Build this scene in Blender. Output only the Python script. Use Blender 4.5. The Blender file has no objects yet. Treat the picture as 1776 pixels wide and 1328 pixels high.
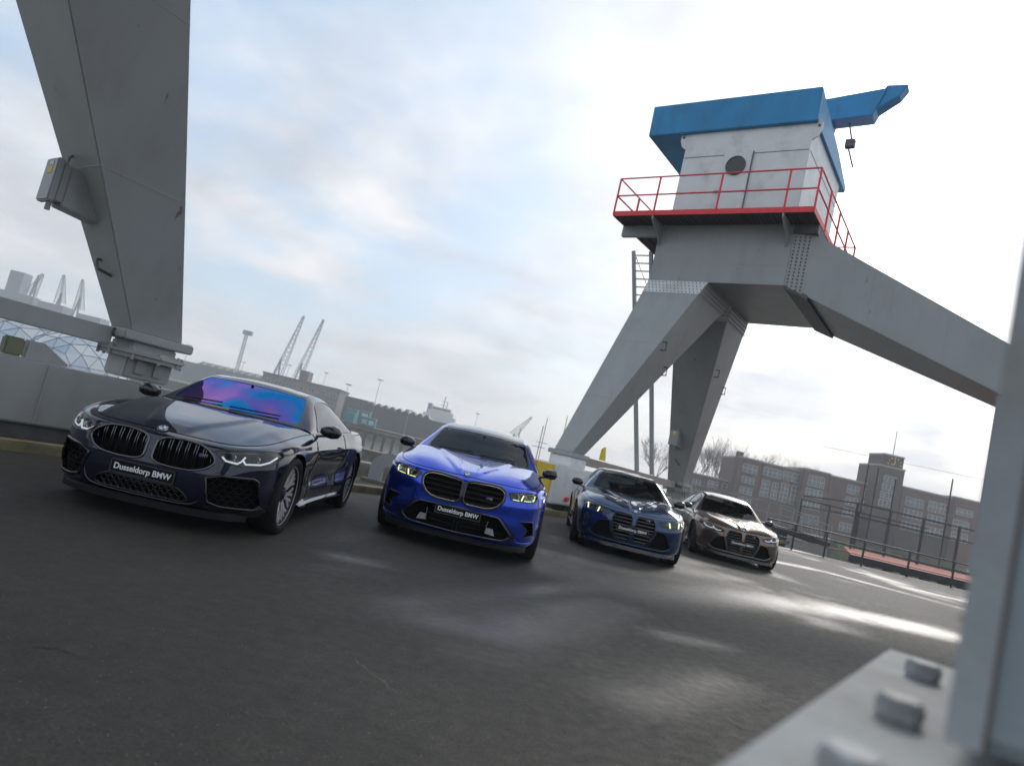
import bpy, bmesh, math, random
import numpy as np
from mathutils import Vector, Matrix
from mathutils.geometry import delaunay_2d_cdt, tessellate_polygon

random.seed(7)
R = math.radians
scene = bpy.context.scene
col = scene.collection

# ------------------------------------------------------------------ camera
PITCH, ROLL, CAM_H, FPX = R(5.86), R(13.3), 1.193, 1180.0
cam_data = bpy.data.cameras.new('camera')
cam_data.sensor_width = 36.0
cam_data.lens = 36.0 * FPX / 1776.0
cam_data.clip_start = 0.05
cam_data.clip_end = 6000
cam_data.dof.use_dof = True
cam_data.dof.focus_distance = 8.0
cam_data.dof.aperture_fstop = 2.0
cam = bpy.data.objects.new('camera', cam_data)
col.objects.link(cam)
_f = Vector((0, math.cos(PITCH), math.sin(PITCH)))
_u0 = Vector((0, -math.sin(PITCH), math.cos(PITCH)))
_r0 = Vector((1, 0, 0))
_r = _r0 * math.cos(ROLL) + _u0 * math.sin(ROLL)
_u = -_r0 * math.sin(ROLL) + _u0 * math.cos(ROLL)
cam.matrix_world = Matrix(((_r.x, _u.x, -_f.x, 0), (_r.y, _u.y, -_f.y, 0), (_r.z, _u.z, -_f.z, CAM_H), (0, 0, 0, 1)))
scene.camera = cam


def ray(px, py):
    return _f + _r * ((px - 888) / FPX) + _u * ((664 - py) / FPX)


def on_y(px, py, yy):
    """photo pixel -> point on the vertical plane y = yy"""
    d = ray(px, py)
    return Vector((0, 0, CAM_H)) + d * (yy / d.y)


def on_z(px, py, z):
    d = ray(px, py)
    return Vector((0, 0, CAM_H)) + d * ((z - CAM_H) / d.z)


# ------------------------------------------------------------------ sky, sun, exposure
SUN_EL, SUN_AZ = R(29), R(30)          # azimuth from +Y towards +X
SUN_DIR = Vector((math.sin(SUN_AZ) * math.cos(SUN_EL), math.cos(SUN_AZ) * math.cos(SUN_EL), math.sin(SUN_EL)))
world = bpy.data.worlds.new('World')
scene.world = world
world.use_nodes = True
nt = world.node_tree
nt.nodes.clear()
N = nt.nodes.new
LK = nt.links.new


def vmath(op, a=None, b=None):
    n = N('ShaderNodeVectorMath')
    n.operation = op
    for i, s in enumerate((a, b)):
        if s is None:
            continue
        if hasattr(s, 'links'):
            LK(s, n.inputs[i])
        else:
            n.inputs[i].default_value = s
    return n


def smath(op, a=None, b=None, c=None, clamp=False):
    n = N('ShaderNodeMath')
    n.operation = op
    n.use_clamp = clamp
    for i, s in enumerate((a, b, c)):
        if s is None:
            continue
        if hasattr(s, 'links'):
            LK(s, n.inputs[i])
        else:
            n.inputs[i].default_value = s
    return n.outputs[0]


def ramp(fac, stops):
    n = N('ShaderNodeValToRGB')
    els = n.color_ramp.elements
    while len(els) < len(stops):
        els.new(0.5)
    for e, (p, c) in zip(els, stops):
        e.position = p
        e.color = (c[0], c[1], c[2], 1)
    LK(fac, n.inputs[0])
    return n.outputs[0]


def mixc(fac, a, b, mode='MIX'):
    n = N('ShaderNodeMix')
    n.data_type = 'RGBA'
    n.blend_type = mode
    for i, s in ((0, fac), (6, a), (7, b)):
        if hasattr(s, 'links'):
            LK(s, n.inputs[i])
        elif i == 0:
            n.inputs[i].default_value = s
        else:
            n.inputs[i].default_value = (s[0], s[1], s[2], 1)
    return n.outputs[2]


tc = N('ShaderNodeTexCoord')
sky = N('ShaderNodeTexSky')
sky.sky_type = 'NISHITA'
sky.sun_disc = False
sky.sun_elevation = SUN_EL
sky.sun_rotation = SUN_AZ
sky.air_density = 1.2
sky.dust_density = 2.0
dirv = vmath('NORMALIZE', tc.outputs['Generated']).outputs[0]
sep = N('ShaderNodeSeparateXYZ')
LK(dirv, sep.inputs[0])
zc = smath('MAXIMUM', sep.outputs[2], 0.0)
den = smath('ADD', zc, 0.22)
plan = N('ShaderNodeCombineXYZ')
LK(smath('DIVIDE', sep.outputs[0], den), plan.inputs[0])
LK(smath('DIVIDE', sep.outputs[1], den), plan.inputs[1])


def cloud_noise(scale, detail, rough, off, dist=0.0):
    add = vmath('ADD', plan.outputs[0], off).outputs[0]
    n = N('ShaderNodeTexNoise')
    n.inputs['Scale'].default_value = scale
    n.inputs['Detail'].default_value = detail
    n.inputs['Roughness'].default_value = rough
    n.inputs['Distortion'].default_value = dist
    LK(add, n.inputs['Vector'])
    return n.outputs[0]


n1 = cloud_noise(1.5, 4, 0.47, (5.3, 1.2, 0), 0.1)
n2 = cloud_noise(3.4, 4, 0.5, (1.7, 8.1, 0))
cover = smath('ADD', smath('MULTIPLY', n1, 0.75), smath('MULTIPLY', n2, 0.25))
# cloud blanket thins towards the top left of the view as in the photograph, i.e. everywhere high and away from the sun
mask = ramp(cover, [(0.37, (.1, .1, .1)), (0.58, (1, 1, 1))])
tone = ramp(cloud_noise(2.2, 5, 0.55, (3.1, 4.4, 0), 0.15), [(0.34, (4.5, 4.75, 5.2)), (0.64, (6.9, 6.95, 7.15))])
low = smath('POWER', smath('SUBTRACT', 1.0, zc, clamp=True), 9.0)
tone = mixc(smath('MULTIPLY', low, 0.8), tone, (5.3, 5.3, 5.4))
bluesky = mixc(0.55, sky.outputs[0], (2.9, 4.9, 7.3))
blend = smath('MAXIMUM', mask, smath('MULTIPLY', low, 1.0))
base = mixc(blend, bluesky, tone)
sd = vmath('DOT_PRODUCT', dirv, tuple(SUN_DIR)).outputs['Value']
sd = smath('MAXIMUM', sd, 0.0)
glow = smath('ADD', smath('MULTIPLY', smath('POWER', sd, 34.0), 10.0),
             smath('ADD', smath('MULTIPLY', smath('POWER', sd, 9.0), 1.7), smath('MULTIPLY', smath('POWER', sd, 500.0), 25.0)))
glow_c = vmath('SCALE', (1.0, 0.985, 0.96))
LK(glow, glow_c.inputs['Scale'])
addn = vmath('ADD', base, glow_c.outputs[0])
bg = N('ShaderNodeBackground')
bg.inputs['Strength'].default_value = 0.13
LK(addn.outputs[0], bg.inputs['Color'])
wo = N('ShaderNodeOutputWorld')
LK(bg.outputs[0], wo.inputs[0])

sun_d = bpy.data.lights.new('sun', 'SUN')
sun_d.energy = 1.5
sun_d.angle = R(12)
sun_d.color = (1.0, 0.95, 0.88)
sun = bpy.data.objects.new('sun', sun_d)
sun.rotation_euler = (-SUN_DIR).to_track_quat('-Z', 'Y').to_euler()
sun.location = (8, 14, 30)
col.objects.link(sun)

scene.view_settings.view_transform = 'Standard'
scene.view_settings.look = 'None'
scene.view_settings.gamma = 1.0
scene.view_settings.exposure = 0.15
scene.view_settings.use_curve_mapping = False
scene.render.engine = 'CYCLES'
scene.cycles.max_bounces = 7
scene.cycles.transparent_max_bounces = 12
scene.cycles.volume_bounces = 1

# ------------------------------------------------------------------ materials
MATS = {}


def mat(name, color=(.5, .5, .5), rough=.5, metal=0., coat=0., coat_r=.03, noise=0., nscale=8., bump=0., bscale=60.,
        spec=.5, emit=None, estr=0., dirt=None, dscale=1.5, damt=.5, stretch=None, rust=None, rscale=3.):
    """principled material with optional colour noise, dirt patches and fine bump (object coordinates)"""
    if name in MATS:
        return MATS[name]
    m = bpy.data.materials.new(name)
    m.use_nodes = True
    t = m.node_tree
    b = t.nodes['Principled BSDF']
    b.inputs['Base Color'].default_value = (*color, 1)
    b.inputs['Roughness'].default_value = rough
    b.inputs['Metallic'].default_value = metal
    b.inputs['Coat Weight'].default_value = coat
    b.inputs['Coat Roughness'].default_value = coat_r
    b.inputs['Specular IOR Level'].default_value = spec
    if emit:
        b.inputs['Emission Color'].default_value = (*emit, 1)
        b.inputs['Emission Strength'].default_value = estr
    co = None
    if noise or bump or dirt:
        co = t.nodes.new('ShaderNodeTexCoord').outputs['Object']
        if stretch:
            mp = t.nodes.new('ShaderNodeMapping')
            mp.inputs['Scale'].default_value = stretch
            t.links.new(co, mp.inputs[0])
            co = mp.outputs[0]

    def nz(sc, det=4, rg=.6):
        n = t.nodes.new('ShaderNodeTexNoise')
        n.inputs['Scale'].default_value = sc
        n.inputs['Detail'].default_value = det
        n.inputs['Roughness'].default_value = rg
        t.links.new(co, n.inputs['Vector'])
        return n.outputs[0]

    cur = None
    if noise:
        r_ = t.nodes.new('ShaderNodeValToRGB')
        e = r_.color_ramp.elements
        e[0].position, e[1].position = .3, .7
        e[0].color = (*[c * (1 - noise) for c in color], 1)
        e[1].color = (*[min(1, c * (1 + noise)) for c in color], 1)
        t.links.new(nz(nscale), r_.inputs[0])
        cur = r_.outputs[0]
    if dirt:
        r_ = t.nodes.new('ShaderNodeValToRGB')
        e = r_.color_ramp.elements
        e[0].position, e[1].position = .52, .72
        e[0].color = (0, 0, 0, 1)
        e[1].color = (damt, damt, damt, 1)
        t.links.new(nz(dscale, 6, .65), r_.inputs[0])
        mx = t.nodes.new('ShaderNodeMix')
        mx.data_type = 'RGBA'
        t.links.new(r_.outputs[0], mx.inputs[0])
        if cur:
            t.links.new(cur, mx.inputs[6])
        else:
            mx.inputs[6].default_value = (*color, 1)
        mx.inputs[7].default_value = (*dirt, 1)
        cur = mx.outputs[2]
    if rust:
        r_ = t.nodes.new('ShaderNodeValToRGB')
        e = r_.color_ramp.elements
        e[0].position, e[1].position = .66, .70
        e[0].color = (0, 0, 0, 1)
        e[1].color = (.8, .8, .8, 1)
        t.links.new(nz(rscale, 8, .7), r_.inputs[0])
        mx = t.nodes.new('ShaderNodeMix')
        mx.data_type = 'RGBA'
        t.links.new(r_.outputs[0], mx.inputs[0])
        if cur:
            t.links.new(cur, mx.inputs[6])
        else:
            mx.inputs[6].default_value = (*color, 1)
        mx.inputs[7].default_value = (*rust, 1)
        cur = mx.outputs[2]
    if cur:
        t.links.new(cur, b.inputs['Base Color'])
    if bump:
        bn = t.nodes.new('ShaderNodeBump')
        bn.inputs['Strength'].default_value = bump
        bn.inputs['Distance'].default_value = .01
        t.links.new(nz(bscale, 3, .6), bn.inputs['Height'])
        t.links.new(bn.outputs[0], b.inputs['Normal'])
    MATS[name] = m
    return m


def glass_mat(name, tint=(.5, .6, .6), refl=.12, rough=.0, film=None, ior=1.45):
    """thin pane: tinted transparency with a mirror reflection that grows at grazing angles; film = coating colours"""
    if name in MATS:
        return MATS[name]
    m = bpy.data.materials.new(name)
    m.use_nodes = True
    t = m.node_tree
    t.nodes.clear()
    tr = t.nodes.new('ShaderNodeBsdfTransparent')
    tr.inputs[0].default_value = (*tint, 1)
    gl = t.nodes.new('ShaderNodeBsdfGlossy')
    gl.inputs['Roughness'].default_value = rough
    gl.inputs['Color'].default_value = (1, 1, 1, 1)
    if film:
        co = t.nodes.new('ShaderNodeTexCoord')
        mp = t.nodes.new('ShaderNodeMapping')
        mp.inputs['Scale'].default_value = (1.0, .8, 1.0)
        mp.inputs['Location'].default_value = film[1]
        n = t.nodes.new('ShaderNodeTexNoise')
        n.inputs['Scale'].default_value = 1.7
        n.inputs['Detail'].default_value = 2
        n.inputs['Distortion'].default_value = .2
        rr = t.nodes.new('ShaderNodeValToRGB')
        els = rr.color_ramp.elements
        stops = film[0]
        while len(els) < len(stops):
            els.new(.5)
        for e, (p, c) in zip(els, stops):
            e.position = p
            e.color = (*c, 1)
        t.links.new(co.outputs['Object'], mp.inputs[0])
        t.links.new(mp.outputs[0], n.inputs['Vector'])
        t.links.new(n.outputs[0], rr.inputs[0])
        t.links.new(rr.outputs[0], gl.inputs['Color'])
    fr = t.nodes.new('ShaderNodeFresnel')
    fr.inputs[0].default_value = ior
    ma = t.nodes.new('ShaderNodeMath')
    ma.operation = 'ADD'
    ma.use_clamp = True
    ma.inputs[1].default_value = refl
    t.links.new(fr.outputs[0], ma.inputs[0])
    mx = t.nodes.new('ShaderNodeMixShader')
    t.links.new(ma.outputs[0], mx.inputs[0])
    t.links.new(tr.outputs[0], mx.inputs[1])
    t.links.new(gl.outputs[0], mx.inputs[2])
    o = t.nodes.new('ShaderNodeOutputMaterial')
    t.links.new(mx.outputs[0], o.inputs[0])
    MATS[name] = m
    return m


# ------------------------------------------------------------------ object helpers
def tag(o, label=None, cat=None, group=None, kind=None):
    for k, v in (('label', label), ('category', cat), ('group', group), ('kind', kind)):
        if v:
            o[k] = v
    return o


def empty(name, loc=(0, 0, 0), rz=0., label=None, cat=None, group=None):
    o = bpy.data.objects.new(name, None)
    o.empty_display_size = .2
    o.location = loc
    o.rotation_euler = (0, 0, rz)
    col.objects.link(o)
    return tag(o, label, cat, group)


def link(name, me, parent=None, loc=(0, 0, 0), rot=(0, 0, 0)):
    o = bpy.data.objects.new(name, me)
    col.objects.link(o)
    o.location = loc
    o.rotation_euler = rot
    if parent:
        o.parent = parent
    return o


def copy_tree(o, parent=None):
    c = o.copy()
    col.objects.link(c)
    c.parent = parent
    for ch in list(o.children):
        copy_tree(ch, c)
    return c


class MB:
    """collects shapes, then links them as one mesh object"""

    def __init__(self):
        self.v, self.f, self.mi = [], [], []
        self.cur = 0

    def add(self, vs, fs, flip=False):
        n = len(self.v)
        self.v += [tuple(p) for p in vs]
        for q in fs:
            q = [i + n for i in q]
            self.f.append(q[::-1] if flip else q)
            self.mi.append(self.cur)
        return self

    def hexa(self, p):
        """8 corners: bottom ring 0-3 (counter-clockwise from above), top ring 4-7"""
        return self.add(p, [(3, 2, 1, 0), (4, 5, 6, 7), (0, 1, 5, 4), (1, 2, 6, 5), (2, 3, 7, 6), (3, 0, 4, 7)])

    def box(self, x0, x1, y0, y1, z0, z1):
        if x0 > x1: x0, x1 = x1, x0
        if y0 > y1: y0, y1 = y1, y0
        if z0 > z1: z0, z1 = z1, z0
        return self.hexa([(x0, y0, z0), (x1, y0, z0), (x1, y1, z0), (x0, y1, z0), (x0, y0, z1), (x1, y0, z1), (x1, y1, z1), (x0, y1, z1)])

    def prism(self, poly, axis, a, b):
        """extrude a 2D polygon along axis (0,1,2) from a to b"""
        n = len(poly)

        def P(q, t):
            return {0: (t, q[0], q[1]), 1: (q[0], t, q[1]), 2: (q[0], q[1], t)}[axis]

        vs = [P(q, a) for q in poly] + [P(q, b) for q in poly]
        fs = [tuple(range(n - 1, -1, -1)), tuple(range(n, 2 * n))] + [(i, (i + 1) % n, n + (i + 1) % n, n + i) for i in range(n)]
        return self.add(vs, fs)

    def tube(self, pts, r, n=8, closed=False, cap=True, rz=None):
        pts = [Vector(p) for p in pts]
        m = len(pts)
        rs = r if isinstance(r, (list, tuple)) else [r] * m
        rings = []
        up = Vector((0, 0, 1))
        for i, p in enumerate(pts):
            a = pts[(i - 1) % m] if (closed or i > 0) else p
            b = pts[(i + 1) % m] if (closed or i < m - 1) else p
            d = (b - a)
            d = d.normalized() if d.length > 1e-9 else Vector((0, 0, 1))
            ref = up if abs(d.dot(up)) < .95 else Vector((1, 0, 0))
            s = d.cross(ref).normalized()
            t = s.cross(d).normalized()
            k = rz if rz else 1.
            off = math.pi / 4 if n == 4 else 0
            rings.append([p + (s * math.cos(2 * math.pi * j / n + off) + t * math.sin(2 * math.pi * j / n + off) * k) * rs[i] for j in range(n)])
        vs = [q for g in rings for q in g]
        fs = []
        for i in range(m if closed else m - 1):
            a, b = i * n, ((i + 1) % m) * n
            for j in range(n):
                fs.append((a + j, a + (j + 1) % n, b + (j + 1) % n, b + j))
        if cap and not closed:
            fs.append(tuple(range(n - 1, -1, -1)))
            fs.append(tuple(range((m - 1) * n, m * n)))
        return self.add(vs, fs)

    def bar(self, a, b, w, h=None):
        """square bar between two points, width w sideways and h upwards"""
        a, b = Vector(a), Vector(b)
        h = h or w
        d = (b - a).normalized()
        ref = Vector((0, 0, 1)) if abs(d.z) < .95 else Vector((1, 0, 0))
        s = d.cross(ref).normalized()
        t = s.cross(d).normalized()
        s, t = s * w / 2, t * h / 2
        return self.add([a - s - t, a + s - t, a + s + t, a - s + t, b - s - t, b + s - t, b + s + t, b - s + t],
                        [(3, 2, 1, 0), (4, 5, 6, 7), (0, 1, 5, 4), (1, 2, 6, 5), (2, 3, 7, 6), (3, 0, 4, 7)], flip=True)

    def lathe(self, prof, n=32, axis=1, c=(0, 0, 0), closed=False):
        """profile (r, h) spun about axis"""
        m = len(prof)
        vs = []
        for j in range(n):
            a = 2 * math.pi * j / n
            for (r, h) in prof:
                q = (r * math.cos(a), r * math.sin(a))
                p = {0: (h, q[0], q[1]), 1: (q[0], h, q[1]), 2: (q[0], q[1], h)}[axis]
                vs.append((p[0] + c[0], p[1] + c[1], p[2] + c[2]))
        fs = []
        for j in range(n):
            k = (j + 1) % n
            for i in range(m if closed else m - 1):
                i2 = (i + 1) % m
                fs.append((j * m + i, k * m + i, k * m + i2, j * m + i2))
        return self.add(vs, fs)

    def cyl(self, a, b, r, n=16, r2=None):
        return self.tube([a, b], [r, r if r2 is None else r2], n)

    def mesh(self, name, mats, smooth=None, bevel=0.):
        me = bpy.data.meshes.new(name)
        me.from_pydata([tuple(map(float, p)) for p in self.v], [], self.f)
        for m in (mats if isinstance(mats, (list, tuple)) else [mats]):
            me.materials.append(m)
        if len(me.materials) > 1:
            me.polygons.foreach_set('material_index', self.mi)
        bm = bmesh.new()
        bm.from_mesh(me)
        bmesh.ops.recalc_face_normals(bm, faces=bm.faces)
        if bevel:
            ed = [e for e in bm.edges if len(e.link_faces) == 2 and e.calc_face_angle(0) > .5]
            bmesh.ops.bevel(bm, geom=ed, offset=bevel, segments=2, affect='EDGES', clamp_overlap=True)
        if smooth is not None:
            for f in bm.faces:
                f.smooth = True
            for e in bm.edges:
                e.smooth = not (len(e.link_faces) == 2 and e.calc_face_angle(0) > smooth)
        bm.to_mesh(me)
        bm.free()
        return me

    def build(self, name, mats, parent=None, smooth=None, bevel=0., loc=(0, 0, 0), rot=(0, 0, 0)):
        return link(name, self.mesh(name, mats, smooth, bevel), parent, loc, rot)


def text_mesh(txt, size, bold=0., extrude=.001):
    cu = bpy.data.curves.new('lettering', 'FONT')
    cu.body = txt
    cu.size = size
    cu.align_x = 'CENTER'
    cu.align_y = 'CENTER'
    cu.offset = bold
    cu.extrude = extrude
    o = bpy.data.objects.new('lettering', cu)
    col.objects.link(o)
    dg = bpy.context.evaluated_depsgraph_get()
    me = bpy.data.meshes.new_from_object(o.evaluated_get(dg))
    bpy.data.objects.remove(o)
    bpy.data.curves.remove(cu)
    return me
# ================================================================== cars
def cr_w(t):
    t2, t3 = t * t, t * t * t
    return np.stack([-.5 * t3 + t2 - .5 * t, 1.5 * t3 - 2.5 * t2 + 1, -1.5 * t3 + 2 * t2 + .5 * t, .5 * t3 - .5 * t2], -1)


class Surf:
    """Catmull-Rom tensor surface through a control net [rows][cols][3]; mirror = columns 0 / last lie on the centreline"""

    def __init__(self, net, mirror0=False, mirror1=False):
        net = np.array(net, float)
        self.K, self.J = net.shape[:2]

        def ghost(a, b, mir):
            if mir:
                return b * np.array([1, -1, 1])
            return 2 * a - b

        g0 = np.stack([ghost(net[k, 0], net[k, 1], mirror0) for k in range(self.K)])
        g1 = np.stack([ghost(net[k, -1], net[k, -2], mirror1) for k in range(self.K)])
        net = np.concatenate([g0[:, None], net, g1[:, None]], 1)
        net = np.concatenate([(2 * net[0] - net[1])[None], net, (2 * net[-1] - net[-2])[None]], 0)
        self.net = net

    def ev(self, u, v):
        u = np.atleast_1d(np.asarray(u, float))
        v = np.atleast_1d(np.asarray(v, float))
        iu = np.clip(np.floor(u).astype(int), 0, self.J - 2)
        iv = np.clip(np.floor(v).astype(int), 0, self.K - 2)
        wu, wv = cr_w(u - iu), cr_w(v - iv)
        out = np.zeros(u.shape + (3,))
        for a in range(4):
            for b in range(4):
                out += (wv[..., a] * wu[..., b])[..., None] * self.net[iv + a, iu + b]
        return out

    def nrm(self, u, v, c):
        e = 1e-3
        du = self.ev(u + e, v) - self.ev(u - e, v)
        dv = self.ev(u, v + e) - self.ev(u, v - e)
        n = np.cross(du, dv)
        n /= np.linalg.norm(n, axis=-1, keepdims=True) + 1e-12
        return n


def seg_dist(p, a, b):
    ab = b - a
    t = np.clip(((p[:, None] - a[None]) * ab[None]).sum(-1) / ((ab * ab).sum(-1)[None] + 1e-12), 0, 1)
    q = a[None] + t[..., None] * ab[None]
    return np.sqrt(((p[:, None] - q) ** 2).sum(-1)).min(1)


def inside(p, poly):
    x, y = p[:, 0], p[:, 1]
    r = np.zeros(len(p), bool)
    n = len(poly)
    for i in range(n):
        x0, y0 = poly[i]
        x1, y1 = poly[(i + 1) % n]
        if y0 == y1:
            continue
        c = ((y0 > y) != (y1 > y)) & (x < (x1 - x0) * (y - y0) / (y1 - y0) + x0)
        r ^= c
    return r


def cdt(outer, holes, grid, near):
    """2D constrained triangulation of a polygon with constraint loops (open or closed); returns points, tris"""
    pts = [tuple(p) for p in outer]
    edges = [(i, (i + 1) % len(pts)) for i in range(len(pts))]
    for (loop, closed) in holes:
        n0 = len(pts)
        pts += [tuple(p) for p in loop]
        m = len(loop)
        edges += [(n0 + i, n0 + i + 1) for i in range(m - 1)]
        if closed:
            edges.append((n0 + m - 1, n0))
    P = np.array(pts)
    E_ = np.array(edges)
    g = grid[inside(grid, np.array(outer))] if len(grid) else grid
    if len(g):
        keep = np.ones(len(g), bool)
        for i in range(0, len(g), 2000):
            keep[i:i + 2000] = seg_dist(g[i:i + 2000], P[E_[:, 0]], P[E_[:, 1]]) > near
        g = g[keep]
    allp = [Vector(p) for p in pts] + [Vector(p) for p in g]
    vs, _, fs, *_ = delaunay_2d_cdt(allp, edges, [], 0, 1e-6)
    vs = np.array([tuple(v) for v in vs])
    tris = np.array([f for f in fs if len(f) == 3])
    ce = vs[tris].mean(1)
    tris = tris[inside(ce, np.array(outer))]
    return vs, tris


def chaikin(poly, it=2, closed=True, w=.22):
    p = [np.array(q, float) for q in poly]
    for _ in range(it):
        o = []
        n = len(p)
        for i in range(n if closed else n - 1):
            a, b = p[i], p[(i + 1) % n]
            o += [a * (1 - w) + b * w, a * w + b * (1 - w)]
        if not closed:
            o = [p[0]] + o + [p[-1]]
        p = o
    return [tuple(q) for q in p]


def dens(poly, step, closed=True):
    o = []
    n = len(poly)
    for i in range(n if closed else n - 1):
        a, b = np.array(poly[i]), np.array(poly[(i + 1) % n])
        k = max(1, int(np.ceil(np.linalg.norm(b - a) / step)))
        o += [tuple(a + (b - a) * j / k) for j in range(k)]
    if not closed:
        o.append(tuple(poly[-1]))
    return o


def np_mesh(name, vs, tris, nor, material, both=True, flip_y=False):
    """mesh from arrays with analytic vertex normals; both = mirrored half added"""
    if flip_y:
        vs = vs * [1, -1, 1]
        nor = nor * [1, -1, 1]
        tris = tris[:, ::-1]
    if both:
        n = len(vs)
        vs = np.concatenate([vs, vs * [1, -1, 1]])
        nor = np.concatenate([nor, nor * [1, -1, 1]])
        tris = np.concatenate([tris, tris[:, ::-1] + n])
    # face orientation follows the normals
    fn = np.cross(vs[tris[:, 1]] - vs[tris[:, 0]], vs[tris[:, 2]] - vs[tris[:, 0]])
    bad = (fn * nor[tris].mean(1)).sum(-1) < 0
    tris = tris.copy()
    tris[bad] = tris[bad][:, ::-1]
    used = np.unique(tris)
    remap = -np.ones(len(vs), int)
    remap[used] = np.arange(len(used))
    vs, nor, tris = vs[used], nor[used], remap[tris]
    me = bpy.data.meshes.new(name)
    me.from_pydata(vs.tolist(), [], tris.tolist())
    me.materials.append(material)
    me.polygons.foreach_set('use_smooth', [True] * len(me.polygons))
    me.normals_split_custom_set_from_vertices(nor.tolist())
    return me


class Shell:
    """body-side wrap (nose - flank - tail) of one car half, cut by openings"""

    def __init__(self, s):
        self.s = s
        W, L = s['W'], s['L']
        xf, xr = s['xf'], s['xr']
        k = W / .953
        self.plan = [(0, 0), (-.015, .29 * k), (-.065, .52 * k), (-.17, .70 * k), (-.34, .835 * k), (-.60, .92 * k), (xf, W), (xf - .42, W - .008),
                     (xf - .87, W - .028), ((xf + xr) / 2 - .15, W - .033), (xr + .61, W - .023), (xr, W), (xr - .5, W - .03), (-L + .25, .79 * k), (-L + .07, .5 * k), (-L, 0)]
        st = [0, 2, 4, 6, 8, 10, 11, 13, 15]
        J = len(self.plan)
        pl = np.array(self.plan, float)
        ext = np.concatenate([[pl[1] * [1, -1]], pl, [pl[-2] * [1, -1]]])
        tan = ext[2:] - ext[:-2]
        tan /= np.linalg.norm(tan, axis=1, keepdims=True)
        inn = np.stack([tan[:, 1], -tan[:, 0]], 1)
        inn *= np.sign((inn * (np.array([-L / 2, 0]) - pl)).sum(1))[:, None]
        inn[0] = (-1, 0)
        inn[-1] = (1, 0)
        rows = []
        rws = list(s['rows'])
        # tight shoulder crease: an extra row just above the widest line
        (o5, z5), (o6, z6) = rws[5], rws[6]
        rws.insert(6, ([p + (q - p) * .30 for p, q in zip(o5, o6)], [p + (q - p) * .13 for p, q in zip(z5, z6)]))
        for off, z in rws:
            o = np.interp(range(J), st, off)
            zz = np.interp(range(J), st, z)
            rows.append(np.concatenate([pl + inn * o[:, None], zz[:, None]], 1))
        rows.append(np.array(s['top'], float))
        self.F = Surf(rows, True, True)
        self.K, self.J = len(rows), J
        self.ctr = np.array([-L / 2, 0, .5])
        # metric of the parameter plane
        self.SU = np.concatenate([[0], np.cumsum(np.linalg.norm(np.diff(rows[3], axis=0), axis=1))])
        mid = np.array([r[8] for r in rows])
        self.TV = np.concatenate([[0], np.cumsum(np.maximum(.05, np.linalg.norm(np.diff(mid, axis=0), axis=1)))])
        uu, vv = np.meshgrid(np.linspace(0, J - 1, 361), np.linspace(0, self.K - 1, 85))
        self.du, self.dv = uu.ravel(), vv.ravel()
        self.dp = self.F.ev(self.du, self.dv)
        out = self.dp - self.ctr
        out[:, 0] *= .45
        self.sgn = np.sign(np.sum(np.sign((self.F.nrm(self.du, self.dv, None) * out).sum(-1))))

    def uv2st(self, uv):
        uv = np.asarray(uv, float)
        return np.stack([np.interp(uv[:, 0], range(self.J), self.SU), np.interp(uv[:, 1], range(self.K), self.TV)], 1)

    def st2uv(self, st):
        return np.stack([np.interp(st[:, 0], self.SU, range(self.J)), np.interp(st[:, 1], self.TV, range(self.K))], 1)

    def inv(self, ab, ax, key):
        """parameters of the points whose coordinates ax equal the pairs ab"""
        ab = np.asarray(ab, float).reshape(-1, 2)
        if not hasattr(self, key):
            lo, hi = dict(fm=(-1, 6.2), sm=(4.0, 13.0))[key]
            setattr(self, key, np.where((self.du >= lo) & (self.du < hi))[0][::2])
        ix = getattr(self, key)
        q = self.dp[ix][:, ax]
        u, v = np.zeros(len(ab)), np.zeros(len(ab))
        for i in range(0, len(ab), 256):
            d = ((ab[i:i + 256, None] - q[None]) ** 2).sum(-1).argmin(1)
            u[i:i + 256], v[i:i + 256] = self.du[ix][d], self.dv[ix][d]
        e = 1e-3
        for _ in range(9):
            p = self.F.ev(u, v)
            pu = (self.F.ev(u + e, v) - p)[:, ax] / e
            pv = (self.F.ev(u, v + e) - p)[:, ax] / e
            r = ab - p[:, ax]
            det = pu[:, 0] * pv[:, 1] - pu[:, 1] * pv[:, 0]
            det = np.where(np.abs(det) < 1e-9, 1e-9, det)
            du = (r[:, 0] * pv[:, 1] - r[:, 1] * pv[:, 0]) / det
            dv = (pu[:, 0] * r[:, 1] - pu[:, 1] * r[:, 0]) / det
            u = np.clip(u + np.clip(du, -.3, .3), 0, self.J - 1)
            v = np.clip(v + np.clip(dv, -.3, .3), 0, self.K - 1)
        return u, v

    def fronts(self, yz, off=0.):
        """points of the nose seen from the front at (y, z), moved off along the normal; and their parameters"""
        yz = np.asarray(yz, float).reshape(-1, 2)
        yz = np.column_stack([np.maximum(yz[:, 0], 0), yz[:, 1]])
        u, v = self.inv(yz, [1, 2], 'fm')
        p = self.F.ev(u, v)
        if off:
            p = p + self.normal(u, v) * off
        return p, np.column_stack([u, v])

    def sides(self, xz, off=0.):
        u, v = self.inv(xz, [0, 2], 'sm')
        p = self.F.ev(u, v)
        if off:
            p = p + self.normal(u, v) * off
        return p, np.column_stack([u, v])

    def normal(self, u, v):
        n = self.F.nrm(u, v, None) * self.sgn
        return n

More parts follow.
